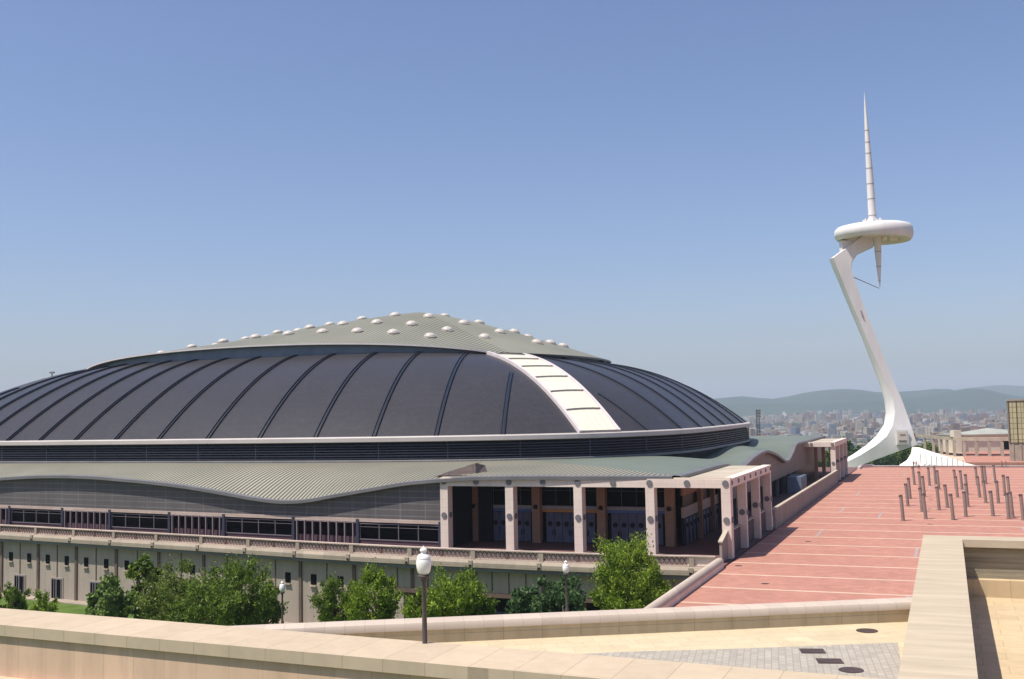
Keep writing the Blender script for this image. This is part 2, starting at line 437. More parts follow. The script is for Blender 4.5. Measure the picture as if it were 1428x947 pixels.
# upper plaza beyond, to the right
mb = MB(); mb.box(4, FAR+34, -8.4, 175, FAR+140, -0.6); tag(mb.build('plaza', M['red_pave']), kind='structure')
mb = MB(); mb.box(-6, FAR+34, -8.3, 4, FAR+110, -0.9); tag(mb.build('path', M['white_line']), kind='structure')

TZ, WZ = 6.8, 7.6                            # terrace level and wall tops
# terrace floor
mb = MB()
A = Vector((-26.9, 33.8, 0)); B = Vector((-1.7, 47.5, 0))
mb.prism([(-26.5, 34.2), (-1.0, 33.2), (-1.0, 47.4), (-1.7, 47.1)], -8.5, TZ)
tag(mb.build('terrace_floor', M['yellow_pave']), kind='structure')
p = [at(700, 918, TZ), at(860, 909.5, TZ), at(1000, 905.5, TZ), at(1120, 901.5, TZ), at(1252, 896, TZ)]
mb = MB(); mb.prism([(p[0].x-3, p[0].y-1.2)] + [(q.x, q.y) for q in p] + [(-1.4, 33.3), (-18, 33.8)], TZ-.01, TZ+.005)
tag(mb.build('cobbled_paving', M['cobble']), kind='structure')

def wall(name, label, parts_, base):
    t_ = thing(name, label, 'wall', base)
    for nm, mb_, mat_, sm in parts_: mb_.build(nm, mat_, t_, smooth=sm, wp=base)
    return t_
# nearest wall (runs along X)
def w1y(x): return 33.2 - .045*(x+1.6)
x0, x1 = -62, -1.75
top = MB(); top.prism([(x0, w1y(x0)-2.75), (x1, w1y(x1)-2.75), (x1, w1y(x1)), (-12, w1y(-12)+.05), (-26.9, w1y(-26.9)), (x0, w1y(x0)-.2)], WZ-.42, WZ)
fc = MB(); fc.prism([(x0, w1y(x0)-2.62), (x1, w1y(x1)-2.62), (x1, w1y(x1)-.15), (x0, w1y(x0)-.35)], WZ-2.0, WZ-.42)
fc2 = MB(); fc2.prism([(x0, w1y(x0)-3.0), (x1, w1y(x1)-3.0), (x1, w1y(x1)-.15), (x0, w1y(x0)-.35)], -9, WZ-2.0)
wall('terrace_wall', 'broad tan stone wall with wide cream coping across the nearest foreground', [('coping', top, M['coping'], False), ('wall_face', fc, M['tan_face'], False), ('wall_base', fc2, M['tan_face'], False)], (-25, 31, -9))
# second wall: from the first one diagonally to the long coping
d = (B-A).normalized(); nrm = Vector((d.y, -d.x, 0))          # nrm towards camera
def cap_profile(w, h, over=.08):
    pts = [(-over, -h), (-over, -h*.45), (-over*.2, -h*.1), (w*.22, 0), (w*.78, 0), (w+over*.2, -h*.1), (w+over, -h*.45), (w+over, -h)]
    return pts
Af = A.copy(); A = A+nrm*1.0; B = B+nrm*1.0
cp = MB(); rings = []
for P in (A-d*.9, B+d*.9):
    rings.append([tuple(P - nrm*o + Vector((0, 0, WZ-.006+z))) for o, z in cap_profile(1.0, .3)])
cp.loft(rings)
fc = MB(); fc.prism([tuple((A-d*.9)[:2]), tuple((B+d*.9)[:2]), tuple((B+d*.9-nrm*1.0)[:2]), tuple((A-d*.9-nrm*1.0)[:2])], -9, WZ-.3)
wall('terrace_wall', 'low parapet with pinkish rounded cap running diagonally behind the tall lamp post', [('cap', cp, M['pink_cap'], 40), ('wall_face', fc, M['face_course'], False)], (-14, 41, -9))
# ramp wall on the esplanade edge
cp = MB(); rings = []
for yy, s in ((60, 1), (103.6, 1), (104.6, .98), (105.3, .8), (105.6, .45)):
    rings.append([(EX - .42 + .42*s*math.cos(a), yy, .5 + .5*s*math.sin(a)) for a in [math.pi*k/10 for k in range(11)]])
cp.loft(rings)
fc = MB(); fc.box(EX-.82, 60, -9, EX-.02, 104.9, .52)
wall('ramp_wall', 'low round-topped pale wall rising along the left edge of the red esplanade', [('rounded_cap', cp, M['pink_cap'], 60), ('wall_face', fc, M['stone'], False)], (EX-.45, 90, -9))
# long wide coping on the right and the sunken court
PZ = 7.75
cp = MB()
cp.prism([(-1.62, 18), (.48, 18), (.48, 66.5), (40, 66.5), (40, 68.3), (-1.62, 68.3)], PZ-.42, PZ)
bd = MB(); bd.prism([(-1.5, 18), (.36, 18), (.36, 66.6), (-1.5, 68.2)], -8.5, PZ-.42)
bk = MB(); bk.prism([(.36, 66.95), (40, 66.95), (40, 68.2), (-1.5, 68.2), (.36, 66.9)], -8.4, PZ-.42)
lw = MB(); lw.box(.37, 66.35, 4.0, 40, 66.95, 5.55)
wall('court_wall', 'very wide cream coping wall running towards the camera at the lower right', [('coping', cp, M['coping_long'], False), ('wall_face', bd, M['tan_face'], False), ('board_marked_face', bk, M['rough_conc'], False), ('lower_ledge', lw, M['yellow_pave2'], False)], (0, 45, -8.5))
mb = MB(); mb.box(.37, 16, -8.5, 40, 66.4, 4.6); tag(mb.build('court_floor', M['yellow_pave2']), kind='structure')

# ground covers on the terrace
def cover(px, py, shape, label, name='manhole_cover'):
    p = at(px, py, TZ); mb = MB()
    if shape == 'r': mb.lathe([(.40, 0), (.40, .02), (.34, .024)], n=28)
    else:
        mb.box(-.42, -.36, 0, .42, .36, .02); mb.box(-.34, -.28, .02, .34, .28, .026)
    o = mb.build(name, M['iron']); o.location = (p.x, p.y, TZ+.005)
    if shape != 'r': o.rotation_euler.z = 0.25
    tag(o, label, 'cover')
cover(1209, 880, 'r', 'round brown cover on the cream paving near the far parapet')
cover(1187, 935, 'r', 'round brown cover on the grey setts beside the nearest wall')
cover(1133, 908.5, 's', 'square brown cover on the grey setts, farther of the two')
cover(1157, 922.5, 's', 'square brown cover on the grey setts, nearer of the two')

# ------------------------------------------------------------------ the arena
CX, CY = -110.5, 186.0
RA, RB, RN = 75.0, 57.0, 3.9
KA, KB, KN = 51.0, 31.0, 3.2
ZR, ZK, ZT = 12.3, 25.6, 36.6
def spow(v, e): return math.copysign(abs(v)**e, v)
def se(phi, a, b, n): return a*spow(math.cos(phi), 2/n), b*spow(math.sin(phi), 2/n)
def lvl(t): return lerp(RA, KA, t), lerp(RB, KB, t), lerp(RN, KN, t)
def drop(x): return (1.5 if x > 0 else 1.6)*min(1.2, abs(x)/KA)**4
def zs(t, x=None): return ZR + (ZK-ZR)*(t + .60*t*(1-t)) - (0 if x is None else drop(x)*(t**3.2 if x > 0 else t*t))
arena = thing('sports_arena', 'huge dark domed sports arena with raised ribbed crown dotted with skylights', 'arena', (CX, CY, 0))
def apart(name, mb_, mats, smooth=False, parent=None, label=None):
    o = mb_.build(name, mats, parent or arena, smooth=smooth, wp=(CX, CY, 0))
    if label: o['label'] = label
    return o
NP = 240
def phis(n=NP):      # even-ish spacing along the curve
    out = []; N = 4000
    pts = [se(2*math.pi*i/N, RA, RB, RN) for i in range(N+1)]
    L = [0]
    for i in range(N): L.append(L[-1] + math.dist(pts[i], pts[i+1]))
    j = 0
    for k in range(n):
        s = L[-1]*k/n
        while L[j+1] < s: j += 1
        out.append(2*math.pi*j/N)
    return out
PH = phis()
def shell_pt(phi, t, lift=0):
    a, b, n = lvl(t); x, y = se(phi, a, b, n)
    return Vector((CX+x, CY+y, zs(t, x)+lift))
mb = MB(); NT = 16
for j in range(NT+1):
    for ph in PH: mb.v.append(tuple(shell_pt(ph, j/NT)))
for j in range(NT):
    for k in range(NP):
        k2 = (k+1) % NP
        mb.face((j*NP+k, j*NP+k2, (j+1)*NP+k2, (j+1)*NP+k))
apart('dome_shell', mb, M['dome'], smooth=True)

HIPW = 4.6
def hipxy(t):
    a, b, n = lvl(t); x = lerp(66.3, 43.6, t)
    return x, b*(1-(x/a)**n)**(1/n)
def strip(points, w, h, m_side=0, m_top=1):      # box swept on the shell with a light edge
    mbx = MB(); rings = []
    for i, p_ in enumerate(points):
        a_ = points[max(i-1, 0)]; b_ = points[min(i+1, len(points)-1)]
        tdir = (b_-a_).normalized()
        sd = tdir.cross(Vector((0, 0, 1))).normalized()
        un = sd.cross(tdir).normalized()
        rings.append([tuple(p_+sd*w/2-un*.1), tuple(p_+sd*w/2+un*h), tuple(p_-sd*w/2+un*h), tuple(p_-sd*w/2-un*.1)])
    mbx.loft(rings)
    return mbx
def face_rib(x0, side):          # side: -1 near, +1 far (parallel-ish to Y);
    pts = []
    for i in range(25):
        t_ = i/24
        a, b, n = lvl(t_); x = x0*(1-.17*t_)
        hx = hipxy(t_)[0] - HIPW*.82
        if abs(x) > hx and t_ > .1: break
        y = b*(1-min(.9999, (abs(x)/a)**n))**(1/n)
        pts.append(Vector((CX+x, CY+side*y, zs(t_, x)+.02)))
    return pts
def side_rib(y0, side):
    pts = []
    for i in range(25):
        t_ = i/24
        a, b, n = lvl(t_); y = y0*(1-.30*t_)
        hy = hipxy(t_)[1] - HIPW*.9
        if abs(y) > hy and t_ > .1: break
        x = a*(1-min(.9999, (abs(y)/b)**n))**(1/n)
        pts.append(Vector((CX+side*x, CY+y, zs(t_, x)+.02)))
    return pts
for side in (-1, 1):
    for x0_ in (55, 46.3, 37.5, 28.6, 19.5, 10.6, 1.8, -6.3, -14.2, -21.4, -28.4, -35, -41.5, -48, -54.5):
        pts = face_rib(x0_, side)
        if len(pts) > 3:
            r_ = strip(pts, .3, .05)
            for dx in (-.26, .26):
                q = strip([p_+Vector((dx, 0, 0)) for p_ in pts], .10, .22)
                n0 = len(r_.v); r_.v += q.v; r_.f += [tuple(i+n0 for i in f) for f in q.f]; r_.m += [1]*len(q.f)
            apart('roof_rib', r_, [M['rib'], M['rib']])
    for k in range(-4, 5):
        pts = side_rib(9.3*k, side)
        if len(pts) > 3: apart('roof_rib', strip(pts, .26, .2), M['rib'])
# hips: translucent strips with frames
for sx in (-1, 1):
    for sy in (-1, 1):
        cen = []
        for i in range(33):
            t_ = i/32; hx, hy = hipxy(t_)
            cen.append(Vector((CX+sx*hx, CY+sy*hy, zs(t_, hx))))
        dirp = Vector((sx*.66, -sy*.75, 0))       # across the hip
        def on(pc, o, lift):                       # put a point on the shell, shifted across the hip
            q = pc + dirp*o
            x, y = q.x-CX, q.y-CY
            lo, hi = 0.0, 1.0
            for _ in range(22):
                mid = (lo+hi)/2; a, b, n = lvl(mid)
                if (abs(x)/a)**n + (abs(y)/b)**n < 1: lo = mid
                else: hi = mid
            return Vector((q.x, q.y, zs(lo, x)+lift))
        sub = 6; HW = 2.95
        pm = MB(); rows = [[on(c, lerp(-HW, HW, u/sub), .22) for u in range(sub+1)] for c in cen]
        for j in range(32):
            for u in range(sub): pm.quad(rows[j][u], rows[j][u+1], rows[j+1][u+1], rows[j+1][u])
        st = apart('glazed_hip_strip', pm, M['glass_strip'], smooth=True)
        fr = MB()
        for o in (-HW-.1, HW+.1):
            q = strip([on(c, o, .05) for c in cen], .45, .42); n0 = len(fr.v); fr.v += q.v; fr.f += [tuple(i+n0 for i in f) for f in q.f]; fr.m += q.m
        apart('edge_frame', fr, M['strip_frame'], parent=st)
        for j in (0, 5, 10, 15, 20, 25, 30):
            apart('cross_bar', strip([on(cen[j], lerp(-HW, HW, u/4), .24) for u in range(5)], .34, .16), M['grey_line'], parent=st)

# crown (raised cap)
def cap_s(x, y): return ((abs(x)/(KA+.7))**KN + (abs(y)/(KB+.7))**KN)**(1/KN)
def edge_z(x, y):
    ang = math.atan2(abs(y)/KB, abs(x)/KA)
    if ang > math.pi/4: return ZK + .3 - drop(x) + 1.75*abs(math.cos(2*ang))**.8
    return ZK + .2 - drop(x) + .6*abs(math.cos(2*ang))
CAPX, CAPY, CAPB, CAPT = 18.4, -3.9, 25.3, 34.6       # crown apex offset, base and top
def cap_level(x, y):
    lo, hi = 0.0, 1.0
    for _ in range(20):
        mid = (lo+hi)/2; nn_ = lerp(2.06, KN, mid**3.5)
        if (abs(x-CAPX*(1-mid))/((KA+.7)*mid))**nn_ + (abs(y-CAPY*(1-mid))/((KB+.7)*mid))**nn_ < 1: hi = mid
        else: lo = mid
    return hi
def cap_h(s_, ez): return lerp(CAPB, ez, s_**2) + (CAPT-CAPB)*(1-s_**1.26)
def cap_z(x, y):
    s_ = cap_level(x, y); a_ = math.atan2(y-CAPY*(1-s_), x-CAPX*(1-s_))
    k_ = ((abs(math.cos(a_))/KA)**KN + (abs(math.sin(a_))/KB)**KN)**(-1/KN)
    return cap_h(s_, edge_z(k_*math.cos(a_), k_*math.sin(a_)))
mb = MB(); NR = 26; n2 = 192
phc = [2*math.pi*k/n2 for k in range(n2)]
for j in range(NR+1):
    s_ = j/NR; nn_ = lerp(2.06, KN, s_**3.5)
    for ph in phc:
        x, y = se(ph, (KA+.7)*s_, (KB+.7)*s_, nn_) if j else (0, 0)
        ex, ey = se(ph, KA, KB, KN)
        mb.v.append((CX+x+CAPX*(1-s_), CY+y+CAPY*(1-s_), cap_h(s_, edge_z(ex, ey))))
for j in range(NR):
    for k in range(n2):
        k2 = (k+1) % n2; a = phc[k]+math.pi/n2
        x, y = math.cos(a), math.sin(a)
        x, y = se(a, KA, KB, KN)
        mm = 0 if abs(y)/KB > abs(x)/KA*.86 else 1
        mb.face((j*n2+k, j*n2+k2, (j+1)*n2+k2, (j+1)*n2+k), mm)
crown = apart('crown_roof', mb, [M['cap_x'], M['cap_y']], smooth=True)
def edge_loop(off, zf, n=n2):
    out = []
    for ph in [2*math.pi*k/n for k in range(n)]:
        x, y = se(ph, KA+off, KB+off, KN); out.append((CX+x, CY+y, zf(x, y)))
    return out
def bands(mbx, loops, m=0):
    n = len(loops[0]); i = len(mbx.v)
    for L in loops: mbx.v += L
    for j in range(len(loops)-1):
        for k in range(n):
            k2 = (k+1) % n; mbx.face((i+j*n+k, i+j*n+k2, i+(j+1)*n+k2, i+(j+1)*n+k), m)
mb = MB(); bands(mb, [edge_loop(.66, lambda x, y: edge_z(x, y)+.02), edge_loop(.9, lambda x, y: edge_z(x, y)+.02), edge_loop(.9, lambda x, y: edge_z(x, y)-.22), edge_loop(.1, lambda x, y: edge_z(x, y)-.22)])
for fi, f in enumerate(mb.f):
    c = Vector(mb.v[f[0]])
    if abs(c.y-CY)/KB < abs(c.x-CX)/KA*.97: mb.m[fi] = 1
apart('crown_edge', mb, [M['strip_frame'], M['rib']])
mb = MB(); bands(mb, [edge_loop(-.3, lambda x, y: ZK-.4-drop(x)), edge_loop(-.3, lambda x, y: edge_z(x, y)-.15)])
for fi, f in enumerate(mb.f):
    c = Vector(mb.v[f[0]])
    if abs(c.y-CY)/KB < abs(c.x-CX)/KA*.97: mb.m[fi] = 1
apart('clerestory', mb, [M['clerestory'], M['rib']])
# skylights
prof = [(.95, 0), (.95, .1), (.86, .26), (.62, .44), (.3, .53), (.03, .56)]
mbs = MB(); mbs.lathe(prof, n=18); mbs.lathe([(1.06, -.25), (1.06, .1), (.92, .12)], n=18, m=0)
sk0 = mbs.build('skylight', M['skylight'], arena, smooth=35)
first = True
for j in range(-3, 2):
    for i in range(-6, 7):
        x, y = i*7.1+1.2, j*7.0-1.0
        if cap_level(x, y) > .83 or (x < -30 and j > -3 and (i+j) % 2): continue
        o = sk0 if first else sk0.copy()
        if not first: C.objects.link(o)
        first = False
        e = .5; gx = (cap_z(x+e, y)-cap_z(x-e, y))/(2*e); gy = (cap_z(x, y+e)-cap_z(x, y-e))/(2*e)
        o.parent = arena; o.location = (x, y, cap_z(x, y)+.1)
        o.rotation_euler = Vector((-gx, -gy, 1)).to_track_quat('Z', 'X').to_euler()
# small aerials on the shell
mb = MB()
for x, y in ((-47.0, -29.0), (50.5, 8.0)):
    pz = zs(.93, x); mb.tube((CX+x, CY+y, pz-1), (CX+x, CY+y, pz+.5), .12); mb.obox((CX+x, CY+y, pz+.4), 1.1, .3, .3)
apart('aerial', mb, M['grey_trim'])

# drum: fascia, louvres, sill
def ring_loop(off, z, n=NP):
    out = []
    for i in range(n):
        p0 = Vector(se(PH[i-1], RA, RB, RN)); p1 = Vector(se(PH[(i+1) % n], RA, RB, RN)); p = Vector(se(PH[i], RA, RB, RN))
        tdir = (p1-p0).normalized(); out.append((CX+p.x+tdir.y*off, CY+p.y-tdir.x*off, z))
    return out
def band(name, prof_, mat, sm=False):
    mbx = MB(); bands(mbx, [ring_loop(o, z) for o, z in prof_]); return apart(name, mbx, mat, smooth=sm)
band('eave_fascia', [(-.3, ZR+.12), (.75, ZR+.06), (.85, ZR-.05), (.85, ZR-.58), (.7, ZR-.66), (0, ZR-.66)], M['white_trim'])
band('drum_wall', [(0, ZR-.5), (0, 6.8)], M['void'])  # near-black, reaching low to paint the shadow band under the drum
mb = MB()
for k in range(6):
    z = ZR-1.05-k*.36
    bands(mb, [ring_loop(.05, z+.07), ring_loop(.5, z), ring_loop(.5, z-.1), ring_loop(.05, z-.04)])
for i in range(0, NP, 5):
    p = ring_loop(.45, 0)[i]; mb.obox((p[0], p[1], ZR-1.95), .12, .12, 2.3, PH[i])
apart('louvre_band', mb, M['louvre'])
band('drum_sill', [(0, ZR-3.05), (.75, ZR-3.1), (.8, ZR-3.2), (.8, ZR-3.45), (.2, ZR-3.5), (0, ZR-3.5)], M['grey_trim'])

# gallery footprint (eave path with heights)
NEAR_Y = [(-230, 132), (-190, 126), (-160, 123.3), (-124.6, 119.8), (-81.3, 114.4), (-62, 112.3), (-52, 111.6), (-27, 112.0)]
WAVE_X = [(-230, 7), (-205, 5.3), (-190, 7.2), (-175, 7.7), (-160, 6.2), (-150, 5.3), (-140, 6.1), (-129, 7.3), (-115, 7.75), (-102, 7.3), (-93, 6.7), (-84.5, 5.8), (-81, 5.4), (-77, 5.12), (-73, 5.3), (-69, 5.95), (-63, 6.9), (-58.5, 7.6), (-53.9, 8.0), (-50, 8.25), (-46, 8.35), (-27, 8.4)]
WAVE_Y = [(112, 8.4), (132, 8.4), (139, 8.2), (146, 7.2), (152, 7.45), (160, 8.25), (171, 8.65), (182, 7.6), (191, 6.2), (196, 6.0), (201, 6.9), (207, 8.4), (214, 8.5), (250, 8.5)]
GXR, GYB, GXL = -27.0, 258.0, -193.0
path = []
x = GXL
while x < GXR-.01:
    path.append((x, interp(NEAR_Y, x), interp(WAVE_X, x), 0)); x += 1.66
y = 112.0
while y < GYB-.01:
    path.append((GXR, y, interp(WAVE_Y, y), 1)); y += 1.62
x = GXR
while x > GXL+.01:
    path.append((x, GYB, 7.0+1.3*math.cos((x+115)/12.0), 0)); x -= 3.0
y = GYB
while y > 126.5:
    path.append((GXL, y, 7.0+1.3*math.cos((y-150)/10.0), 1)); y -= 3.0
mb = MB(); NS = 10; n = len(path)
cols = []
for (x, y, z, sd) in path:
    dx, dy = x-CX, y-CY
    k = ((abs(dx)/(RA-.3))**RN + (abs(dy)/(RB-.3))**RN)**(-1/RN)
    xi, yi = dx*k, dy*k
    col = []
    for j in range(NS+1):
        f = j/NS; e = f + .25*math.sin(math.pi*f)*(1 if z < 9 else 0)
        zin = 8.95
        if sd == 1 and x > -100: zin = 8.95 - 1.35*math.exp(-((y-163)/13.0)**2) - .9*math.exp(-((y-205)/9.0)**2)
        zz = lerp(z, zin, min(1, e if f < 1 else 1))
        col.append((lerp(x, CX+xi, f), lerp(y, CY+yi, f), zz))
    cols.append(col)
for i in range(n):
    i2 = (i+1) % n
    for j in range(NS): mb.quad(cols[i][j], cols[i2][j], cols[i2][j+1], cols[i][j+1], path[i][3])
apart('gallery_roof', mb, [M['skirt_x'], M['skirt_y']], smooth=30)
mb = MB(); cxm, cym = -110, 185
def outp(p, o):
    v = Vector((0, -1, 0)) if p[3] == 0 and p[1] < 200 else Vector((1, 0, 0)) if p[3] == 1 and p[0] > -100 else Vector((0, 1, 0)) if p[3] == 0 else Vector((-1, 0, 0))
    return v*o
for i in range(n):
    i2 = (i+1) % n
    if path[i][3] != path[i2][3]: 
        q = list(path[i2]); q[3] = path[i][3]; nxt = tuple(q)
    else: nxt = path[i2]
    def e(p, o, dz): return tuple(Vector(p[:3]) + outp(p, o) + Vector((0, 0, dz)))
    mb.quad(e(path[i], 0, .03), e(nxt, 0, .03), e(nxt, .75, -.05), e(path[i], .75, -.05))
    mb.quad(e(path[i], .75, -.05), e(nxt, .75, -.05), e(nxt, .75, -.42), e(path[i], .75, -.42))
    mb.quad(e(path[i], .75, -.42), e(nxt, .75, -.42), e(nxt, -.1, -.5), e(path[i], -.1, -.5))
apart('gallery_eave', mb, M['grey_trim'])
PB = 3.2
mbn, mbsd = MB(), MB()
for i in range(n):
    i2 = (i+1) % n; p_, q_ = path[i], path[i2]
    if p_[3] == 0 and p_[1] < 200 and p_[0] > -55.0: continue
    if p_[3] == 1 and p_[0] > -100 and p_[1] < 138: continue
    tgt = mbn if p_[3] == 0 else mbsd
    tgt.quad((p_[0], p_[1], PB), (q_[0], q_[1], PB), (q_[0], q_[1], q_[2]-.2), (p_[0], p_[1], p_[2]-.2))
for (src, mat_) in ((mbn, 'gal_wall'), (mbsd, 'gal_wall_side')):
    halves = [MB(), MB()]
    for fi, f in enumerate(src.f):
        c = Vector(src.v[f[0]]); far_ = (c.y > 200) if src is mbn else (c.x < -100)
        halves[int(far_)].quad(*[src.v[k] for k in f])
    for h_ in halves: apart('gallery_wall', h_, M[mat_])
mb = MB()     # pink string course under the panels
x = -185.0
while x < -54:
    y0_, y1_ = interp(NEAR_Y, x), interp(NEAR_Y, x+1.0)
    mb.quad((x, y0_-.06, PB-.42), (x+1, y1_-.06, PB-.42), (x+1, y1_-.06, PB+.02), (x, y0_-.06, PB+.02)); x += 1
apart('string_course', mb, M['balu_stone'])
# near glazing: alternating wide windows and mullioned strips
def gl_pt(x, off, z): return (x, interp(NEAR_Y, x)+off, z)
mb = MB()
x = -190.0
while x < -54: mb.quad(gl_pt(x, .55, 0), gl_pt(x+2, .55, 0), gl_pt(x+2, .55, PB), gl_pt(x, .55, PB)); x += 2
apart('recessed_glazing', mb, M['black_glass'])
x = -54.5 - 5.6; k = 0
while x > -186:
    wdt = 11.6 if k % 2 == 0 else 9.4
    if k == 0: wdt = 9.5
    xa, xb = x-wdt, x
    if k == 0: xa, xb = -65.6, -54.0; x = xb; wdt = 11.6
    ang = math.atan2(interp(NEAR_Y, xb)-interp(NEAR_Y, xa), xb-xa)
    fm = MB()
    def bar(xc, z0, z1, w=.1, dpt=.12, off=.1, m=0):
        p = gl_pt(xc, off, (z0+z1)/2); fm.obox(p, w, dpt, z1-z0, ang, m)
    def hbar(z, h=.09, off=.1, m=0, x_0=None, x_1=None):
        x_0 = xa if x_0 is None else x_0; x_1 = xb if x_1 is None else x_1
        p = gl_pt((x_0+x_1)/2, off, z); fm.obox(p, (x_1-x_0)/math.cos(ang), .1, h, ang, m)
    if k % 2 == 0:
        hbar(PB-.62); hbar(.75); hbar(2.2, .03)
        hbar(.35, .7, .2, 1)
        for i in range(5): bar(xa+.4+(wdt-.8)*i/4, 0.7, PB-.6, .07)
        bar(xa+.12, 0, PB-.1, .4, .5, .1, 2); bar(xb-.12, 0, PB-.1, .4, .5, .1, 2)
        apart('wide_window', fm, [M['steel_white'], M['maroon'], M['louvre']])
    else:
        for i in range(8): bar(xa+.5+(wdt-1)*i/7, 0, PB-.45, .14, .25, -.1)
        hbar(.5, .9, .45, 1); hbar(PB-.5, .12, -.05)
        apart('mullioned_window', fm, [M['mullion'], M['maroon'], M['louvre']])
    x = xa; k += 1
# side glazing, right gallery
mb = MB(); mb.box(GXR-1.2, 139, 0, GXR-1.1, GYB-1, PB)
apart('side_glazing', mb, M['black_glass'])
for yy in range(142, 222, 8):
    mb = MB(); mb.box(GXR-1.0, yy, 0, GXR-.5, yy+.6, PB); apart('side_column', mb, M['grey_trim'])
mb = MB(); mb.box(GXR+.2, 196, 0, GXR+2.6, 204, 2.9)
apart('side_kiosk', mb, M['clerestory'])

# arena floor slab (podium top)
mb = MB()
NB = [(-230, 128), (-190, 122), (-160, 118.6), (-124.6, 114.8), (-100, 111.6), (-81.3, 109.2), (-66, 107), (-52, 105.6), (-36, 105.0), (-21.3, 105.6)]
poly = [(x, interp(NB, x)) for x in range(-215, -21, 4)] + [(-20.9, 105.6), (-20.9, FAR), (-215, FAR)]
mb.prism(poly, -.6, -.02)
apart('podium_floor', mb, M['floor_dark'])

# ---- porticoes
PX0, PX1, PY0, PY1 = -53.9, -20.95, 111.2, 139.0
HP, BH = 8.1, .92
def disc(mbx, c, axis, r=.34, m=1):
    u = Vector(axis)
    c = Vector(c); mbx.tube(c-u*.02, c+u*.1, r, r*.93, 20, m)
def pillar(x, y, faces, w=.95, dep=1.25, name='portico_pillar', mid=3.9):
    mbx = MB(); mbx.box(x-w/2, y-dep/2, 0, x+w/2, y+dep/2, HP-BH)
    for fdir in faces:
        off = (w/2 if fdir[0] else dep/2)
        c = (x+fdir[0]*off, y+fdir[1]*off, mid)
        disc(mbx, c, (fdir[0], fdir[1], 0))
    return apart(name, mbx, [M['stone'], M['disc']])
xs_p = [PX0+.48 + i*(PX1-PX0-.96)/4 for i in range(5)]
ys_p = [PY0+.6 + i*(PY1-PY0-1.2)/3 for i in range(4)]
for i, x in enumerate(xs_p): pillar(x, PY0+.62, [(0, -1)] + ([(1, 0)] if i < 4 else [(1, 0)]))
for y in ys_p[1:]: pillar(PX1-.48, y, [(0, -1), (1, 0)], dep=.75)
mb = MB()
mb.box(PX0, PY0, HP-BH, PX1, PY0+1.24, HP)
mb.box(PX1-1.0, PY0+1.24, HP-BH, PX1, PY1, HP)
for i in range(9):
    x = xs_p[0] + i*(xs_p[4]-xs_p[0])/8; disc(mb, (x, PY0, HP-BH*.48), (0, -1, 0))
for i in range(8):
    y = ys_p[0]+.4 + i*(ys_p[3]-ys_p[0]-.6)/7; disc(mb, (PX1, y, HP-BH*.48), (1, 0, 0), .24)
apart('portico_beam', mb, [M['stone'], M['disc']])
mb = MB(); mb.box(PX0+.02, PY0+1.24, HP-.45, PX1-1.0, PY1, HP-.12, 0); mb.box(PX0, PY0+.45, HP, PX1, PY0+.9, HP+.1); 
apart('portico_roof', mb, M['stone_cap'])
# soffit below gallery roof beyond
mb = MB(); mb.quad((PX0-1, 112.2, 8.3), (GXR, 112.2, 8.3), (GXR, 139, 8.1), (PX0-1, 139, 8.1)); apart('soffit', mb, M['grey_trim'])
# small dark gable at the left end of the portico roof
mb = MB(); a_, b_, c_ = Vector((-55.2, 112.0, 8.12)), Vector((-50.6, 114.0, 8.3)), Vector((-50.8, 114.2, 9.6))
mb.tri(a_, b_, c_); mb.quad(b_, b_+Vector((.8, 1.5, 0)), c_+Vector((.6, 1.5, -.3)), c_); mb.tri(a_, c_, c_+Vector((0, 2, 0)))
apart('roof_gable', mb, M['gal_wall_side'])
# inner facade with doors
BY = 120.3
for i in range(5):
    x = xs_p[i]
    if i == 4: continue
    mbx = MB(); mbx.box(x-.5, BY-.9, 0, x+.5, BY+.2, HP-.5); mbx.tube((x, BY-.92, 4.2), (x, BY-1.25, 4.2), .28, .2, 12, 1)
    apart('inner_column', mbx, [M['orange_stone'], M['void']])
for i in range(3):
    xa, xb = xs_p[i]+.5, xs_p[i+1]-.5
    mbx = MB(); mbx.quad((xa, BY+.05, 4.3), (xb, BY+.05, 4.3), (xb, BY+.05, 7.6), (xa, BY+.05, 7.6))
    apart('upper_glazing', mbx, M['black_glass'])
    mbx = MB()
    for q in range(1, 4): mbx.box(xa+(xb-xa)*q/4-.02, BY-.02, 4.3, xa+(xb-xa)*q/4+.02, BY+.03, 7.6)
    mbx.box(xa, BY-.02, 6.05, xb, BY+.03, 6.09)
    apart('glazing_bar', mbx, M['steel_white'])
    mbx = MB(); mbx.box(xa, BY-.15, 3.9, xb, BY+.06, 4.3); apart('transom', mbx, M['transom'])
    mbx = MB(); mbx.box(xa, BY-.1, 3.55, xb, BY+.05, 3.88); apart('coloured_lintel', mbx, M['orange'] if i == 1 else M['blue'])
    mbx = MB(); mbx.box(xa, BY+.04, 0, xb, BY+.1, 3.55); apart('door_surround', mbx, M['black_glass'])
    nl = 6
    for q in range(nl):
        w = (xb-xa-.9)/nl; xl = xa+.45+q*w
        mbx = MB(); mbx.box(xl+.03, BY-.05, .05, xl+w-.03, BY+.03, 3.5)
        disc(mbx, (xl+w/2, BY-.05, 2.2), (0, -1, 0), .3)
        mbx.box(xl+(w-.2 if q % 2 == 0 else .1), BY-.14, .9, xl+(w-.12 if q % 2 == 0 else .18), BY-.05, 1.5, 1)
        apart('door_leaf', mbx, [M['door_blue'], M['void']])
mbx = MB(); mbx.box(PX0+.1, PY0+1.3, 0, PX0+.3, BY+.2, HP-.5); apart('bay_shade_wall', mbx, M['void'])  # near-black wall added to paint the left bay's darkness
mbx = MB(); mbx.box(PX0+.3, BY-.6, 0, xs_p[0]+2.3, BY-.4, HP-.5); apart('bay_shade_sheet', mbx, M['void'])  # near-black sheet added where the left bay lies in deep shade
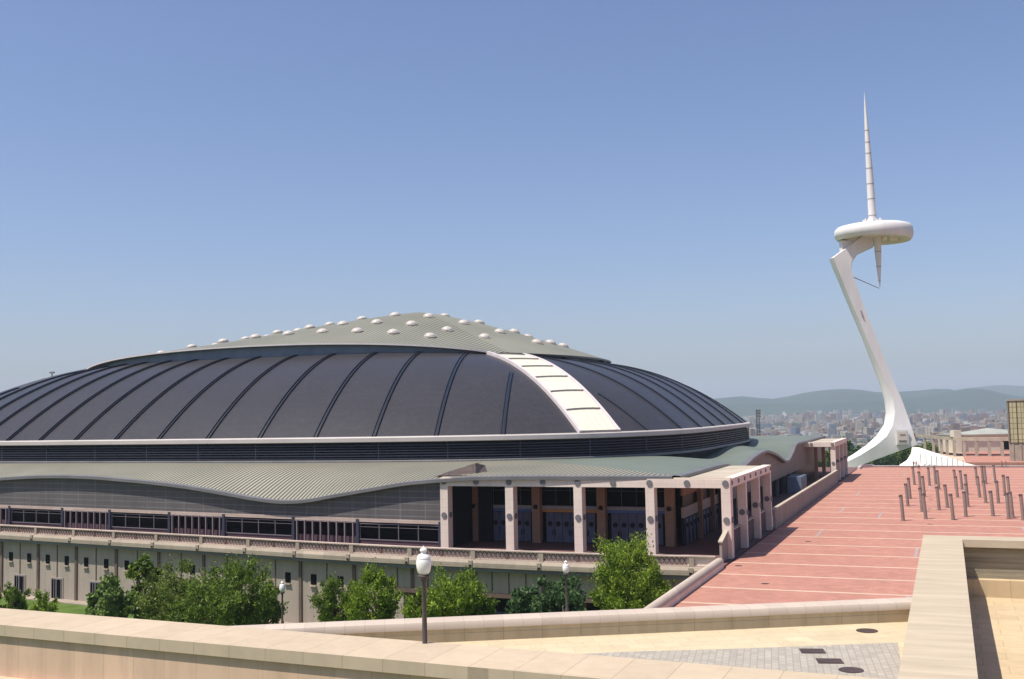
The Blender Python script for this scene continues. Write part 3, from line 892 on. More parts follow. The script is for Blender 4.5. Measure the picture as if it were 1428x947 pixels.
# facade facing right inside the portico (running away)
SX = -28.0
mbx = MB(); mbx.box(SX-.3, BY+.2, 5.6, SX, 141, HP-.4); apart('side_panel_wall', mbx, M['orange_stone'])
mbx = MB(); mbx.box(SX-.3, BY+.2, 4.3, SX-.1, 141, 5.6); apart('side_window_band', mbx, M['black_glass'])
mbx = MB(); mbx.box(SX-.3, BY+.2, 3.1, SX+.02, 141, 4.3); apart('side_lintel', mbx, M['balu_stone'])
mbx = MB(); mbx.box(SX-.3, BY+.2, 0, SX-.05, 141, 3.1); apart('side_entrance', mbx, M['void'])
for q in range(10):
    y = BY+1.2+q*1.9
    mbx = MB(); mbx.box(SX-.06, y, .05, SX+.0, y+1.1, 2.9); disc(mbx, (SX, y+.55, 2.2), (1, 0, 0), .28)
    apart('side_door_leaf', mbx, [M['door_blue'], M['void']])
for y in (BY+7.5, BY+15):
    mbx = MB(); mbx.box(SX-.05, y, 0, SX+.5, y+.5, HP-.4); apart('side_pier', mbx, M['orange_stone'])
mbx = MB(); mbx.box(SX-8, 140.5, 0, GXR-.2, 141, 8); apart('end_wall', mbx, M['gal_wall_side'])
# parapets between side pillars and beyond
for i in range(3):
    y0_, y1_ = ys_p[i]+.5, ys_p[i+1]-.5
    mbx = MB(); mbx.box(PX1-.95, y0_+.1, 0, PX1-.7, y1_-.1, 2.45); mbx.box(PX1-1.05, y0_+.1, 2.45, PX1-.6, y1_-.1, 2.6, 1)
    apart('side_parapet', mbx, [M['shaded_slat'], M['stone_cap']])
mbx = MB(); mbx.prism([(PX1-.7, 108.2), (PX1-.45, 108.2), (PX1-.45, PY0-.02), (PX1-.7, PY0-.02)], 0, [2.0, 2.0, 2.75, 2.75])
mbx.prism([(PX1-.8, 108.1), (PX1-.35, 108.1), (PX1-.35, PY0-.02), (PX1-.8, PY0-.02)], [2.0, 2.0, 2.76, 2.76], [2.15, 2.15, 2.9, 2.9], 1)
apart('sloping_parapet', mbx, [M['slat'], M['stone_cap']])

# second portico at the far corner
QY0, QY1 = 223.0, 250.5
for y in (QY0+.6, QY0+9.5, QY0+18.4, QY1-.6): pillar(PX1-.48, y, [(0, -1), (1, 0)], dep=.75)
for x in (-29, -37.3): pillar(x, QY0+.6, [(0, -1)], dep=.75)
mb = MB(); mb.box(-40, QY0, HP-BH, PX1, QY0+1.2, HP); mb.box(PX1-1, QY0+1.2, HP-BH, PX1, QY1, HP)
for i in range(4): disc(mb, (PX1-.5-4.07*i, QY0, HP-BH*.48), (0, -1, 0))
apart('portico_beam', mb, [M['stone'], M['disc']])
mb = MB(); mb.box(-40, QY0+1.2, HP-.45, PX1-1, QY1, HP-.12); apart('portico_roof', mb, M['stone_cap'])
for x, y in ((-25.6, 231), (-24.6, 236), (-23.6, 243)):
    mb = MB(); mb.box(x-.35, y-.3, 0, x+.35, y+.3, HP-.5); apart('inner_column', mb, M['orange_stone'])

# parapet wall from portico to portico
mb = MB(); mb.box(EX-.35, PY1+.1, 0, EX-.03, QY0-.1, 2.45)
mc = MB(); mc.box(EX-.45, PY1+.1, 2.45, EX+.02, QY0-.1, 2.62)
wall('parapet_wall', 'long slatted parapet wall between the two stone porticoes beside the esplanade', [('slatted_face', mb, M['slat'], False), ('coping', mc, M['stone_cap'], False)], (EX, 180, 0))

# ------------------------------------------------------------------ podium wall and balustrade
pod = thing('podium_wall', 'grey panelled podium wall with small square windows under a lattice balustrade', 'wall', (-90, 111, -8.6))
def ppart(name, mbx, mats, smooth=False, parent=None):
    return mbx.build(name, mats, parent or pod, smooth=smooth, wp=(-90, 111, -8.6))
# arc-length stations
bx = [-205 + i*.5 for i in range(int((205-21.3)/.5)+1)]
bp_ = [(x, interp(NB, x)) for x in bx]
Ls = [0]
for i in range(len(bp_)-1): Ls.append(Ls[-1]+math.dist(bp_[i], bp_[i+1]))
TOT = Ls[-1]
def st_at(s):
    s = max(0, min(TOT-1e-6, s))
    lo = 0
    while Ls[lo+1] < s: lo += 1
    f = (s-Ls[lo])/(Ls[lo+1]-Ls[lo])
    p = Vector((lerp(bp_[lo][0], bp_[lo+1][0], f), lerp(bp_[lo][1], bp_[lo+1][1], f), 0))
    dd = Vector((bp_[lo+1][0]-bp_[lo][0], bp_[lo+1][1]-bp_[lo][1], 0)).normalized()
    return p, dd, Vector((dd.y, -dd.x, 0))
def sweep_b(prof_, s0, s1, step=1.5, m=0, mbx=None):
    mbx = mbx or MB(); rings = []; k = max(1, int((s1-s0)/step))
    for i in range(k+1):
        p, dd, nn = st_at(s0+(s1-s0)*i/k)
        rings.append([tuple(p+nn*o+Vector((0, 0, z))) for o, z in prof_])
    mbx.loft(rings, m); return mbx
BAY = 7.75
nb = int(TOT/BAY)
# wall face ends where the underpass starts
SU = TOT - 37.0
ppart('wall_panels', sweep_b([(0, -9), (0, -1.2), (-.5, -1.2), (-.5, -9)], 0, SU), M['podium'])
ppart('frieze_panels', sweep_b([(0, -3.5), (0, -1.2), (-.5, -1.2), (-.5, -3.5)], SU, TOT), M['podium'])
ppart('lower_beam', sweep_b([(.15, -3.95), (.15, -3.52), (-.5, -3.52), (-.5, -3.95)], SU, TOT), M['pilaster'])
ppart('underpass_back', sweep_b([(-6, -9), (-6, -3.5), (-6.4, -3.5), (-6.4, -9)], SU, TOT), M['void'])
p, dd, nn = st_at(SU+1.2)
mb = MB(); mb.obox(p-nn*1.5+Vector((0, 0, -6.5)), 2.6, 3.0, 5.2, math.atan2(dd.y, dd.x))
p, dd, nn = st_at(SU+22); mb.obox(p-nn*1.5+Vector((0, 0, -6.5)), 1.6, 3.0, 5.2, math.atan2(dd.y, dd.x))
ppart('underpass_pier', mb, M['podium'])
ppart('ledge', sweep_b([(1.15, -.75), (1.15, -.28), (.95, -.02), (-.3, -.02), (-.3, -.75)], 0, TOT), M['ledge'])
ppart('ledge_soffit', sweep_b([(.85, -1.2), (.85, -.76), (-.3, -.76), (-.3, -1.2)], 0, TOT), M['grey_trim'])
ppart('handrail', sweep_b([(.52, .92), (.52, 1.04), (.45, 1.08), (.25, 1.08), (.18, 1.04), (.18, .92)], 0, TOT), M['balu_stone'])
ppart('bottom_rail', sweep_b([(.52, -.02), (.52, .12), (.2, .12), (.2, -.02)], 0, TOT), M['balu_stone'])
ppart('backing_parapet', sweep_b([(.28, .06), (.28, .88), (.2, .88), (.2, .06)], 0, TOT), M['stone'])
for b_i in range(nb+1):
    s0 = TOT - 2.3 - b_i*BAY
    if s0 < 20: break
    p, dd, nn = st_at(s0); an = math.atan2(dd.y, dd.x)
    mb = MB(); mb.obox(p+nn*.38+Vector((0, 0, .42)), .5, .36, .86, an); mb.obox(p+nn*.98+Vector((0, 0, -.35)), .42, .5, .62, an); mb.obox(p+nn*1.18+Vector((0, 0, -.55)), .3, .14, .2, an, 1)
    ppart('balustrade_post', mb, [M['ledge'], M['void']])
    # lattice
    mb = MB(); s1 = s0-BAY; L0 = s1+.28; L1 = s0-.28; pitch = .5; hh = .8
    q = L0
    while q < L1:
        for sg in (0, 1):
            q1 = q+hh*.62
            if q1 <= L1:
                pa, _, na = st_at(q if sg == 0 else q1); pb, _, nb_ = st_at(q1 if sg == 0 else q)
                a3 = pa+na*.36+Vector((0, 0, .12)); b3 = pb+nb_*.36+Vector((0, 0, .92))
                mb.tube(a3, b3, .05, .05, 4)
        q += pitch
    pm, dm, nm_ = st_at((s0+s1)/2); mb.obox(pm+nm_*.36+Vector((0, 0, .49)), .22, .16, .74, math.atan2(dm.y, dm.x))
    ppart('lattice_panel', mb, M['lattice_brown'])
    if s0 > SU+1:
        for q_ in range(4):
            pj, dj, nj = st_at(s0-BAY*q_/4); mb = MB(); mb.obox(pj+nj*.03+Vector((0, 0, -2.35)), .42 if q_ == 0 else .09, .12, 2.25, math.atan2(dj.y, dj.x)); ppart('frieze_joint', mb, M['pilaster'])
    if s0 < SU+1:
        mb = MB(); mb.obox(p+nn*.06+Vector((0, 0, -5.1)), .42, .2, 7.8, an); ppart('pilaster', mb, M['pilaster'])
        for f in (.25, .75):
            p2, d2, n2_ = st_at(s1+BAY*f); a2 = math.atan2(d2.y, d2.x)
            mb = MB(); mb.obox(p2+n2_*.0+Vector((0, 0, -3.3)), .78, .14, 1.15, a2, 0)
            mb.obox(p2+n2_*.12+Vector((0, 0, -4.05)), .95, .3, .12, a2, 1)
            ppart('small_window', mb, [M['black_glass'], M['ledge']])
        p2, d2, n2_ = st_at(s1+BAY*.5); a2 = math.atan2(d2.y, d2.x)
        mb = MB(); mb.obox(p2+n2_*.03+Vector((0, 0, -5.1)), .12, .1, 7.8, a2); ppart('panel_joint', mb, M['pilaster'])
        if b_i > 8:
            mb = MB(); mb.obox(p2+n2_*.02+Vector((0, 0, -7.2)), 2.5, .14, 3.1, a2, 0); w_ = ppart('door_recess', mb, M['podium'])
            mb = MB(); mb.obox(p2+n2_*.06+Vector((0, 0, -7.25)), 1.9, .14, 2.7, a2, 0)
            ppart('glass', mb, M['black_glass'], parent=w_)
            mb = MB()
            for o in (-.95, -.45, 0, .95): mb.obox(p2+d2*o+n2_*.15+Vector((0, 0, -7.25)), .09 if o else .16, .08, 2.7, a2)
            mb.obox(p2+n2_*.15+Vector((0, 0, -5.85)), 2.0, .08, .12, a2)
            ppart('frame', mb, M['steel_white'], parent=w_)
# narrow footpath at foot of wall
mb = sweep_b([(0, -8.62), (1.8, -8.62), (1.8, -8.45), (0, -8.45)], 0, SU); tag(mb.build('path', M['ledge']), kind='structure')

# ------------------------------------------------------------------ communications tower
TD = 375.0
tp = lambda px, py: at_depth(px, py, TD)
tb = tp(1225, 650); tb.z = -8.0
tower = thing('communications_tower', 'white leaning communications tower with ring platform and needle mast', 'tower', tb)
def tpart(name, mbx, mats, smooth=False, label=None): return mbx.build(name, mats, tower, smooth=smooth, wp=tb)
SEC = [((1176, 646), (1177, 659), 5.5), ((1178, 642.6), (1181, 655), 6.5), ((1194, 634), (1206, 645.6), 8), ((1214.7, 620), (1238, 633.7), 9.5), ((1226.5, 607), (1276, 621), 10.5), ((1234, 592), (1268, 595), 8.5), ((1236.3, 574.6), (1261.5, 574.6), 7), ((1234, 557), (1254.5, 555), 6), ((1226.5, 533), (1244.5, 533), 5.2), ((1211.7, 494.7), (1229.5, 494), 4.6), ((1197, 456), (1214.5, 456), 4.6), ((1182, 418), (1199.5, 417), 4.6), ((1171, 391), (1191, 392), 4.8), ((1164, 375), (1186, 378), 5), ((1158.4, 360.6), (1187.5, 366), 5), ((1175, 348.7), (1194, 356), 4.6), ((1187, 340), (1205.7, 350.5), 4.2), ((1197, 332), (1216, 346), 4), ((1210, 326), (1221, 336), 3.6)]
rings = []
for si, (l, r_, th) in enumerate(SEC):
    bl = {3: .03, 4: .06, 5: .15, 6: .28, 7: .34, 8: .3, 9: .2, 10: .1}.get(si, .03)
    a = tp(*l); b_ = tp(*r_); w = b_-a
    h = fh*th*.5
    rings.append([a-h*.25, a+w*bl-h, a+w*.9-h, b_-h*.3, b_+h*.3, a+w*.86+h, a+w*bl+h, a+h*.25])
mb = MB(); mb.loft(rings); tpart('stem', mb, M['tower'], smooth=28)
# plaque on foot
mb = MB(); pc = tp(1250.5, 609.5) - fh*5.35; mb.obox(pc, 4.1, .6, 5.0, YAW); mb.obox(pc-fh*.32, 3.3, .12, 4.1, YAW, 2); mb.obox(pc-fh*.42+Vector((0, 0, 1.0)), 1.9, .1, .35, YAW, 1); mb.obox(pc-fh*.42+Vector((0, 0, -1.2)), 2.6, .1, .5, YAW, 3)
tpart('plaque', mb, [M['tower'], M['tower_joint'], M['stone'], M['disc']])
# small slot
mb = MB(); pc = tp(1197.5, 434) - fh*2.3; mb.tube(pc, pc+Vector((.7, .2, -2.6)), .25, .3, 6); tpart('slot', mb, M['tower_joint'])
# ring
rc = tp(1218, 324.5)
mb = MB(); sec = [(13.0, -2.6), (13.7, -1.7), (13.95, -.3), (13.7, 1.2), (12.9, 2.1), (11.4, 2.5), (9.6, 2.5), (9.2, 2.1), (9.2, -2.2), (9.6, -2.6)]
rings = []
for k in range(65):
    a = 2*math.pi*k/64
    rg = []
    for r_, z in sec:
        r_ = r_*.95; off = rt*math.cos(a)*r_ + fh*math.sin(a)*r_
        zz = z*(1.0 + .14*math.cos(a)) + .055*off.dot(rt)*-1*.35
        rg.append(rc+off+Vector((0, 0, zz)))
    rings.append(rg)
mb.loft(rings, cap=False); tpart('ring_platform', mb, M['tower'], smooth=50)
mb = MB(); mb.lathe([(1.0, -2.4), (9.3, -.2), (9.3, .4), (1.0, 2.2)], rc, 32); tpart('ring_hub', mb, M['tower'], smooth=40)
mb = MB(); pc = tp(1187, 343); mb.obox(pc+fh*1.5, 6.5, 3, 4.0, YAW); tpart('equipment_box', mb, M['tower'])
mb = MB(); pc = tp(1243.5, 333.5); mb.obox(pc-fh*2, 2.9, .6, 1.7, YAW); pc = tp(1230, 334); mb.obox(pc-fh*2, 1.6, 1.2, 1.3, YAW+.5); tpart('dish_box', mb, M['plinth_white'])
# mast
m0, m1 = tp(1216.8, 306), tp(1205.3, 128)
segs = [(0, 1.42), (.03, 1.36), (.32, 1.2), (.48, 1.02), (.64, .82), (.80, .55), (.92, .27), (1, .04)]
rings = []
for f, r_ in segs:
    c = m0.lerp(m1, f); rings.append([c+rt*r_*math.cos(2*math.pi*k/20)+fh*r_*math.sin(2*math.pi*k/20) for k in range(20)])
mb = MB(); mb.loft(rings); tpart('needle_mast', mb, M['tower'], smooth=40)
mb = MB()
def mr_(f):
    for i in range(len(segs)-1):
        if f <= segs[i+1][0]: return lerp(segs[i][1], segs[i+1][1], (f-segs[i][0])/(segs[i+1][0]-segs[i][0]))
for py in (182.5, 199, 214.5, 235.5, 257, 278, 301):
    f = (306-py)/(306-128); c = m0.lerp(m1, f); ax = (m1-m0).normalized(); mb.tube(c-ax*.13, c+ax*.13, mr_(f)+.06, None, 20)
tpart('mast_collar', mb, M['tower_joint'])
mb = MB(); mb.lathe([(3.2, 0), (3.0, .6), (1.9, .7), (1.7, 1.3)], m0-Vector((0, 0, 1.2)), 20)
for a in range(7): mb.obox(m0+rt*3.0*math.cos(a*.9)+fh*3*math.sin(a*.9)-Vector((0, 0, .3)), .7, .7, .7, a)
tpart('mast_base', mb, M['tower'])
n0_, n1_ = tp(1220.5, 331), tp(1224.5, 404)
rings = []
for f, r_ in ((0, 1.35), (.3, 1.1), (.58, .8), (.82, .42), (1, .04)):
    c = n0_.lerp(n1_, f)-fh*2; rings.append([c+rt*r_*math.cos(2*math.pi*k/16)+fh*r_*math.sin(2*math.pi*k/16) for k in range(16)])
mb = MB(); mb.loft(rings); tpart('lower_needle', mb, M['tower'], smooth=40)
mb = MB()
for f, r_ in ((.3, 1.16), (.58, .87), (.85, .42)):
    c = n0_.lerp(n1_, f)-fh*2; mb.tube(c, c+Vector((0, 0, .22)), r_, None, 16)
mb.tube(tp(1189, 386), tp(1223, 403)-fh*2, .16, .12, 6)
tpart('tie_rod', mb, M['tower_joint'])

# white round plinth beside the tower foot
pb = at_depth(1280, 652, 287); pb.z = -8
pl = thing('tower_plinth', 'white curved wedge-shaped plinth sweeping down beside the tower foot', 'plinth', pb)
prof = [(1238, 651, 651), (1255, 649.5, 652), (1268, 642, 652), (1274, 633, 652), (1276, 623.5, 652), (1282, 624, 652.5), (1300, 630, 653), (1325, 638.5, 653), (1345, 645, 653), (1364, 650, 653)]
rings = []
for i, (px, ty, by) in enumerate(prof):
    a = at_depth(px, ty, 287); bt = at_depth(px, by, 287); bt.z = -8; dth = [1, 2.5, 4, 5, 5.5, 6, 7, 6, 4, 2][i]
    fb = at_depth(px, by, 287-dth); fb.z = -2.5
    rings.append([a, a.lerp(fb, .5)-fh*dth*.12, fb, Vector((fb.x, fb.y, -8)), bt+fh*dth, Vector((a.x, a.y, a.z))+fh*dth*.4])
mb = MB(); mb.loft(rings); mb.build('plinth_body', M['plinth_white'], pl, smooth=50, wp=pb)
mb = MB()
for i in range(9):
    px = 1284+i*7.4; q = at_depth(px, 640+i*1.1, 287-5.5); mb.obox(q, .22, .22, 2.6, 0)
mb.build('plinth_fin', M['white_trim'], pl, wp=pb)

# ------------------------------------------------------------------ bollards
zb = 6.764
BL = [(268, 718), (313, 580), (335, 512), (374, 380), (432, 435), (470, 490), (447, 632), (482, 702), (517, 388), (575, 375), (606, 422), (608, 618), (686, 595), (740, 708), (766, 415), (780, 497), (824, 425), (880, 585), (872, 470), (860, 680), (968, 385), (990, 497), (1022, 370), (1050, 372), (1048, 550), (1116, 674), (1138, 360), (1166, 553), (1228, 482), (1272, 500), (1265, 700), (1302, 688), (1402, 715)]
b0 = thing('bollard_column', '', 'post', (0, 0, 0), group='thin steel posts standing on the esplanade')
mb = MB(); mb.lathe([(.27, 0), (.27, .04), (.23, .06), (.22, 3.15)], n=16); mb.build('shaft', M['bollard'], b0, smooth=40)
mb = MB(); mb.lathe([(.222, 3.15), (.225, 3.38), (.20, 3.42)], n=16); mb.obox((-.16, -.06, 3.24), .2, .2, .2, .3); mb.build('head', M['bollard_top'], b0, smooth=40)
mb = MB(); mb.lathe([(.34, 0), (.34, .05), (.27, .055)], n=16); mb.build('base_plate', M['bollard_top'], b0)
pos = []
for (zx, zy) in BL:
    p = at(1220+zx/zb, 620+zy/zb, 0); pos.append((p.x, p.y))
order = sorted(range(len(pos)), key=lambda i: BL[i][0])
ordn = ['leftmost', 'second', 'third', 'fourth', 'fifth', 'sixth', 'seventh', 'eighth', 'ninth', 'tenth', 'eleventh', 'twelfth', 'thirteenth', 'fourteenth', 'fifteenth', 'sixteenth']
for rank, i in enumerate(order):
    o = b0 if rank == 0 else copy_tree(b0)
    o.location = (pos[i][0], pos[i][1], 0)
    o.rotation_euler = (R(random.uniform(-1, 1)), R(-3.0+random.uniform(-1, 1)), random.uniform(-.3, .3))
    yv = BL[i][1]; rowd = 'nearest to the camera' if yv > 660 else 'in the near half of the group' if yv > 560 else 'in the middle of the group' if yv > 440 else 'in the farthest row'
    rev = len(order)-1-rank
    nm = (ordn[rank] + ' from the left' if rank and rank < 16 else 'leftmost of all') if rank < 16 else ((ordn[rev] + ' from the right') if 0 < rev < 16 else 'rightmost of all' if rev == 0 else 'middle one of the whole group')
    o['label'] = 'slim brown steel post, %s, standing %s' % (nm, rowd)

# ------------------------------------------------------------------ lamps
def make_lamp(d=0.58):            # d shortens the post
    def lz(pr): return [(r, z-d if z > 1 else z) for r, z in pr]
    o = thing('street_lamp', '', 'lamp', (0, 0, 0), group='round globe lamps on brown posts')
    mb = MB(); mb.lathe(lz([(.15, 0), (.15, .5), (.09, .6), (.075, 3.45), (.10, 3.5), (.10, 3.56)]), n=16); mb.build('post', M['lamp_post'], o, smooth=40)
    mb = MB(); mb.lathe(lz([(.1, 3.56), (.2, 3.6), (.22, 3.68), (.17, 3.72)]), n=20); mb.build('collar', M['lamp_post'], o, smooth=40)
    mb = MB(); mb.lathe(lz([(.13, 3.7), (.22, 3.82), (.255, 3.98), (.265, 4.12), (.245, 4.22), (.215, 4.28)]), n=28); mb.build('globe', M['lamp_globe'], o, smooth=True)
    mb = MB(); mb.lathe(lz([(.24, 4.27), (.23, 4.31), (.2, 4.38), (.1, 4.43), (.085, 4.47), (.13, 4.52), (.13, 4.57), (.07, 4.63), (.03, 4.64), (.015, 4.70)]), n=24); mb.build('finial', M['lamp_globe'], o, smooth=45)
    return o
l0 = make_lamp(); p = at_depth(590.5, 760, 37.6)
l0.location = (p.x, p.y, TZ); l0['label'] = 'largest globe lamp on a brown post behind the foreground coping'
for px, py, dep, lab, s in ((393.5, 810, 97, 'small globe lamp on dark post beside the left clump of trees', 1.0), (789, 781, 92, 'small globe lamp on grey post left of the bright green tree', 1.0)):
    o = copy_tree(l0); q = at_depth(px, py, dep if px < 500 else 82); gz = near_ground(q.x, q.y); hgt = q.z-gz
    o.location = (q.x, q.y, gz); o.scale = (1.0, 1.0, 1.0); o['label'] = lab
    for ch in o.children:                      # taller post, same globe
        pass
    o.scale = (1, 1, 1); o.location.z = q.z-4.12
    ext = MB(); ext.lathe([(.2, gz-(q.z-4.12)), (.2, gz-(q.z-4.12)+.5), (.09, gz-(q.z-4.12)+.6), (.08, .1)], n=12); ext.build('post_foot', M['lamp_post'], o, smooth=40)

# ------------------------------------------------------------------ trees
def leaf_mat(name, c1, c2):
    m, t, b = nt(name, 0.6, 0.25)
    oi = nd(t, 'ShaderNodeTexCoord')
    f = noise_fac(t, oi.outputs['Object'], 1.1, 3, .38, .62)
    g = nd(t, 'ShaderNodeNewGeometry')
    mixf = mth(t, 'ADD', mth(t, 'MULTIPLY', f, .6), mth(t, 'MULTIPLY', g.outputs['Random Per Island'], .4))
    c = mixc(t, mixf, c1, c2); t.links.new(c, b.inputs['Base Color'])
    tr = nd(t, 'ShaderNodeBsdfTranslucent'); t.links.new(c, tr.inputs['Color'])
    ms = nd(t, 'ShaderNodeMixShader'); ms.inputs[0].default_value = .35
    out = t.nodes['Material Output']
    t.links.new(b.outputs[0], ms.inputs[1]); t.links.new(tr.outputs[0], ms.inputs[2]); t.links.new(ms.outputs[0], out.inputs[0])
    return m
M['leaf_bright'] = leaf_mat('leaf_bright_green', (.05, .10, .008), (.33, .44, .045))
M['leaf_mid'] = leaf_mat('leaf_mid_green', (.03, .065, .008), (.24, .33, .045))
M['leaf_olive'] = leaf_mat('leaf_olive_green', (.04, .075, .012), (.28, .34, .07))
M['leaf_blue'] = leaf_mat('leaf_blue_green', (.025, .06, .02), (.12, .20, .07))
M['leaf_pale'] = leaf_mat('leaf_pale_green', (.08, .14, .025), (.22, .30, .08))
def tree(base, height, rx, rz, crown_z, mat, label, seed, leaves=7000, leaf=.20, clumps=60, feathery=True, name='tree', group=None, cat='tree', gap=.55, lobes=None):
    rnd = random.Random(seed)
    o = thing(name, label, cat, base, group=group)
    tm = MB(); limbs = []
    p0 = Vector((0, 0, -.4)); r0 = max(.06, height*.022); cur = p0; top = Vector((rnd.uniform(-.3, .3), rnd.uniform(-.3, .3), crown_z))
    k = 5
    for i in range(1, k+1):
        nx = p0.lerp(top, i/k)+Vector((rnd.uniform(-.1, .1), rnd.uniform(-.1, .1), 0)); tm.tube(cur, nx, r0*(1-.12*(i-1)), r0*(1-.12*i), 8); cur = nx
    cl = []
    for i in range(clumps):
        if lobes:
            lb = rnd.choice(lobes); cx, cz, cr = lb
            for _ in range(30):
                v = Vector((rnd.uniform(-1, 1), rnd.uniform(-1, 1), rnd.uniform(-1, 1)))
                if .35 < v.length < 1: break
            c = Vector((rt.x*cx+v.x*cr*.9, rt.y*cx+v.y*cr*.9, cz+v.z*cr))
        else:
            for _ in range(40):
                v = Vector((rnd.uniform(-1, 1), rnd.uniform(-1, 1), rnd.uniform(-1, 1)))
                if gap < v.length < 1 + .12*noise.noise(v*2+Vector((seed, 0, 0))): break
            w = (1 + .55*noise.noise(v*1.9+Vector((seed*3.1, 0, 0))))
            c = Vector((v.x*rx*w, v.y*rx*w, crown_z+v.z*rz*w))
        c.z = min(c.z, crown_z+rz*.96)
        cl.append(c)
        if i < 26:
            st = p0.lerp(top, rnd.uniform(.45, 1)); mid = st.lerp(c, .5)+Vector((0, 0, -rz*.08))
            tm.tube(st, mid, r0*.35, r0*.22, 5, cap=False); tm.tube(mid, c, r0*.22, r0*.06, 5, cap=False)
    tm.build('trunk', M['bark'], o)
    lm = MB(); per = int(leaves*1.45)//clumps
    for c in cl:
        cr = rnd.choice((.2, .3, .42, .62))*rx*.42 + .14
        ax = Vector((c.x*.7, c.y*.7, abs(c.z-crown_z)*.5+rz*.6)).normalized() if feathery else Vector((0, 0, 1))
        for _ in range(per):
            v = Vector((rnd.gauss(0, .45), rnd.gauss(0, .45), rnd.gauss(0, .45)))
            q = c + v*cr + (ax*rnd.uniform(-.8, 1.1)*cr if feathery else Vector((0, 0, 0)))
            d1 = (Vector((rnd.gauss(0, 1), rnd.gauss(0, 1), rnd.gauss(0, 1))) + (ax*1.6 if feathery else Vector((0, 0, .3)))).normalized()
            d2 = d1.orthogonal().normalized(); d2.rotate(Matrix.Rotation(rnd.uniform(0, 6.28), 3, d1))
            l_ = leaf*1.25*rnd.uniform(.7, 1.5); w_ = l_*(.42 if feathery else .62)
            lm.quad(q-d1*l_*.5, q+d2*w_*.5, q+d1*l_*.5, q-d2*w_*.5)
    lm.build('crown', mat, o, fixn=False)
    return o
def ptree(px, top, half, dep, mat, label, seed, vis_bottom=862, **kw):
    p = at_depth(px, top, dep); gz = near_ground(p.x, p.y)
    rx = half*dep/F_PX; H = p.z-gz; zb_ = at_depth(px, vis_bottom+14, dep).z
    rz = max(.8, (p.z-max(gz+.3, zb_))/2)
    return tree((p.x, p.y, gz), H, rx*.92, rz*.93, H-rz*.98, mat, label, seed, **kw)
ptree(22, 814, 15, 118, M['leaf_mid'], 'small dark green bush at the far left in front of the podium wall', 11, 850, leaves=2600, clumps=26, name='shrub', cat='shrub')
ptree(-6, 820, 11, 120, M['leaf_olive'], 'cropped olive bush on the left edge of the picture', 12, 850, leaves=1500, clumps=18, name='shrub', cat='shrub')
ptree(62, 826, 16, 112, M['leaf_bright'], 'small bright bush between the two basement doors on the left', 13, 852, leaves=2000, clumps=24, name='shrub', cat='shrub')
ptree(158, 806, 34, 104, M['leaf_pale'], 'pale loose-leaved low tree at the left end of the tree clump', 14, 858, leaves=3600, clumps=34, leaf=.30, feathery=False)
ptree(203, 770, 27, 106, M['leaf_mid'], 'tallest slender dark tree with open branches in the left clump', 15, 862, leaves=4200, clumps=36, leaf=.30, feathery=False, gap=.3)
ptree(250, 786, 56, 100, M['leaf_olive'], 'wide bushy olive green tree in the middle of the left clump', 16, 872, leaves=11000, clumps=85)
ptree(338, 786, 52, 98, M['leaf_mid'], 'wide bushy green tree at the right end of the left clump', 17, 872, leaves=11000, clumps=85)
ptree(290, 815, 44, 94, M['leaf_mid'], 'lower dark green tree tucked between the two wide bushy ones', 27, 874, leaves=7000, clumps=60)
ptree(372, 812, 20, 101, M['leaf_olive'], 'narrow olive shrub just left of the small dark lamp post', 28, 868, leaves=2500, clumps=26, name='shrub', cat='shrub')
ptree(472, 808, 34, 96, M['leaf_mid'], 'feathery green tree, left half of the pair left of the tall lamp', 18, 870, leaves=6500, clumps=55)
ptree(522, 797, 38, 94, M['leaf_bright'], 'feathery green tree, right half of the pair left of the tall lamp', 19, 868, leaves=8000, clumps=60)
ptree(630, 803, 40, 92, M['leaf_bright'], 'rounded bright green tree immediately right of the tall lamp post', 20, 866, leaves=9000, clumps=65)
ptree(583, 828, 26, 90, M['leaf_bright'], 'low bright shrub behind the post of the tall lamp', 21, 866, leaves=3500, clumps=34, name='shrub', cat='shrub')
ptree(670, 830, 18, 93, M['leaf_mid'], 'small shrub at the right foot of the rounded bright tree', 22, 862, leaves=2200, clumps=24, name='shrub', cat='shrub')
ptree(735, 818, 28, 90, M['leaf_blue'], 'loose bluish green shrub in front of the dark underpass', 23, 860, leaves=3000, clumps=34, leaf=.26, feathery=False, name='shrub', cat='shrub')
ptree(785, 808, 32, 92, M['leaf_blue'], 'bluish green tree behind the right-hand small lamp', 24, 858, leaves=4500, clumps=42, leaf=.26, feathery=False)
ptree(872, 757, 52, 99, M['leaf_bright'], 'largest bright green tree against the portico balustrade', 25, 858, leaves=15000, clumps=95)
ptree(913, 790, 17, 100, M['leaf_bright'], 'narrow light green tree at the right edge of the brightest tree', 26, 850, leaves=2600, clumps=26)

# white van parked in the mouth of the underpass (only its roof shows between shrubs)
q = at_depth(692, 849, 119); vz = -8.6
van = thing('parked_van', 'white van in the underpass mouth, only its roof showing between shrubs', 'van', (q.x, q.y-.6, vz), 0.0)
side = [(-2.4, .45), (-2.4, 1.1), (-1.75, 1.3), (-1.15, 2.15), (-.8, 2.3), (2.2, 2.3), (2.4, 2.1), (2.4, .45)]
mb = MB(); mb.loft([[(x*1.0, y*(.95 if z < 1.6 else .86), z) for x, z in side] for y in (-1, 1)]); mb.build('body', M['van_white'], van, smooth=30)
for y in (-.96, .96):
    mb = MB(); mb.prism([(-1.3, y-.02), (2.1, y-.02), (2.1, y+.02), (-1.3, y+.02)], 1.35, 1.95); mb.build('side_window', M['black_glass'], van)
mb = MB(); mb.quad((-1.76, -.8, 1.36), (-1.76, .8, 1.36), (-1.24, .74, 2.1), (-1.24, -.74, 2.1)); mb.build('windscreen', M['black_glass'], van)
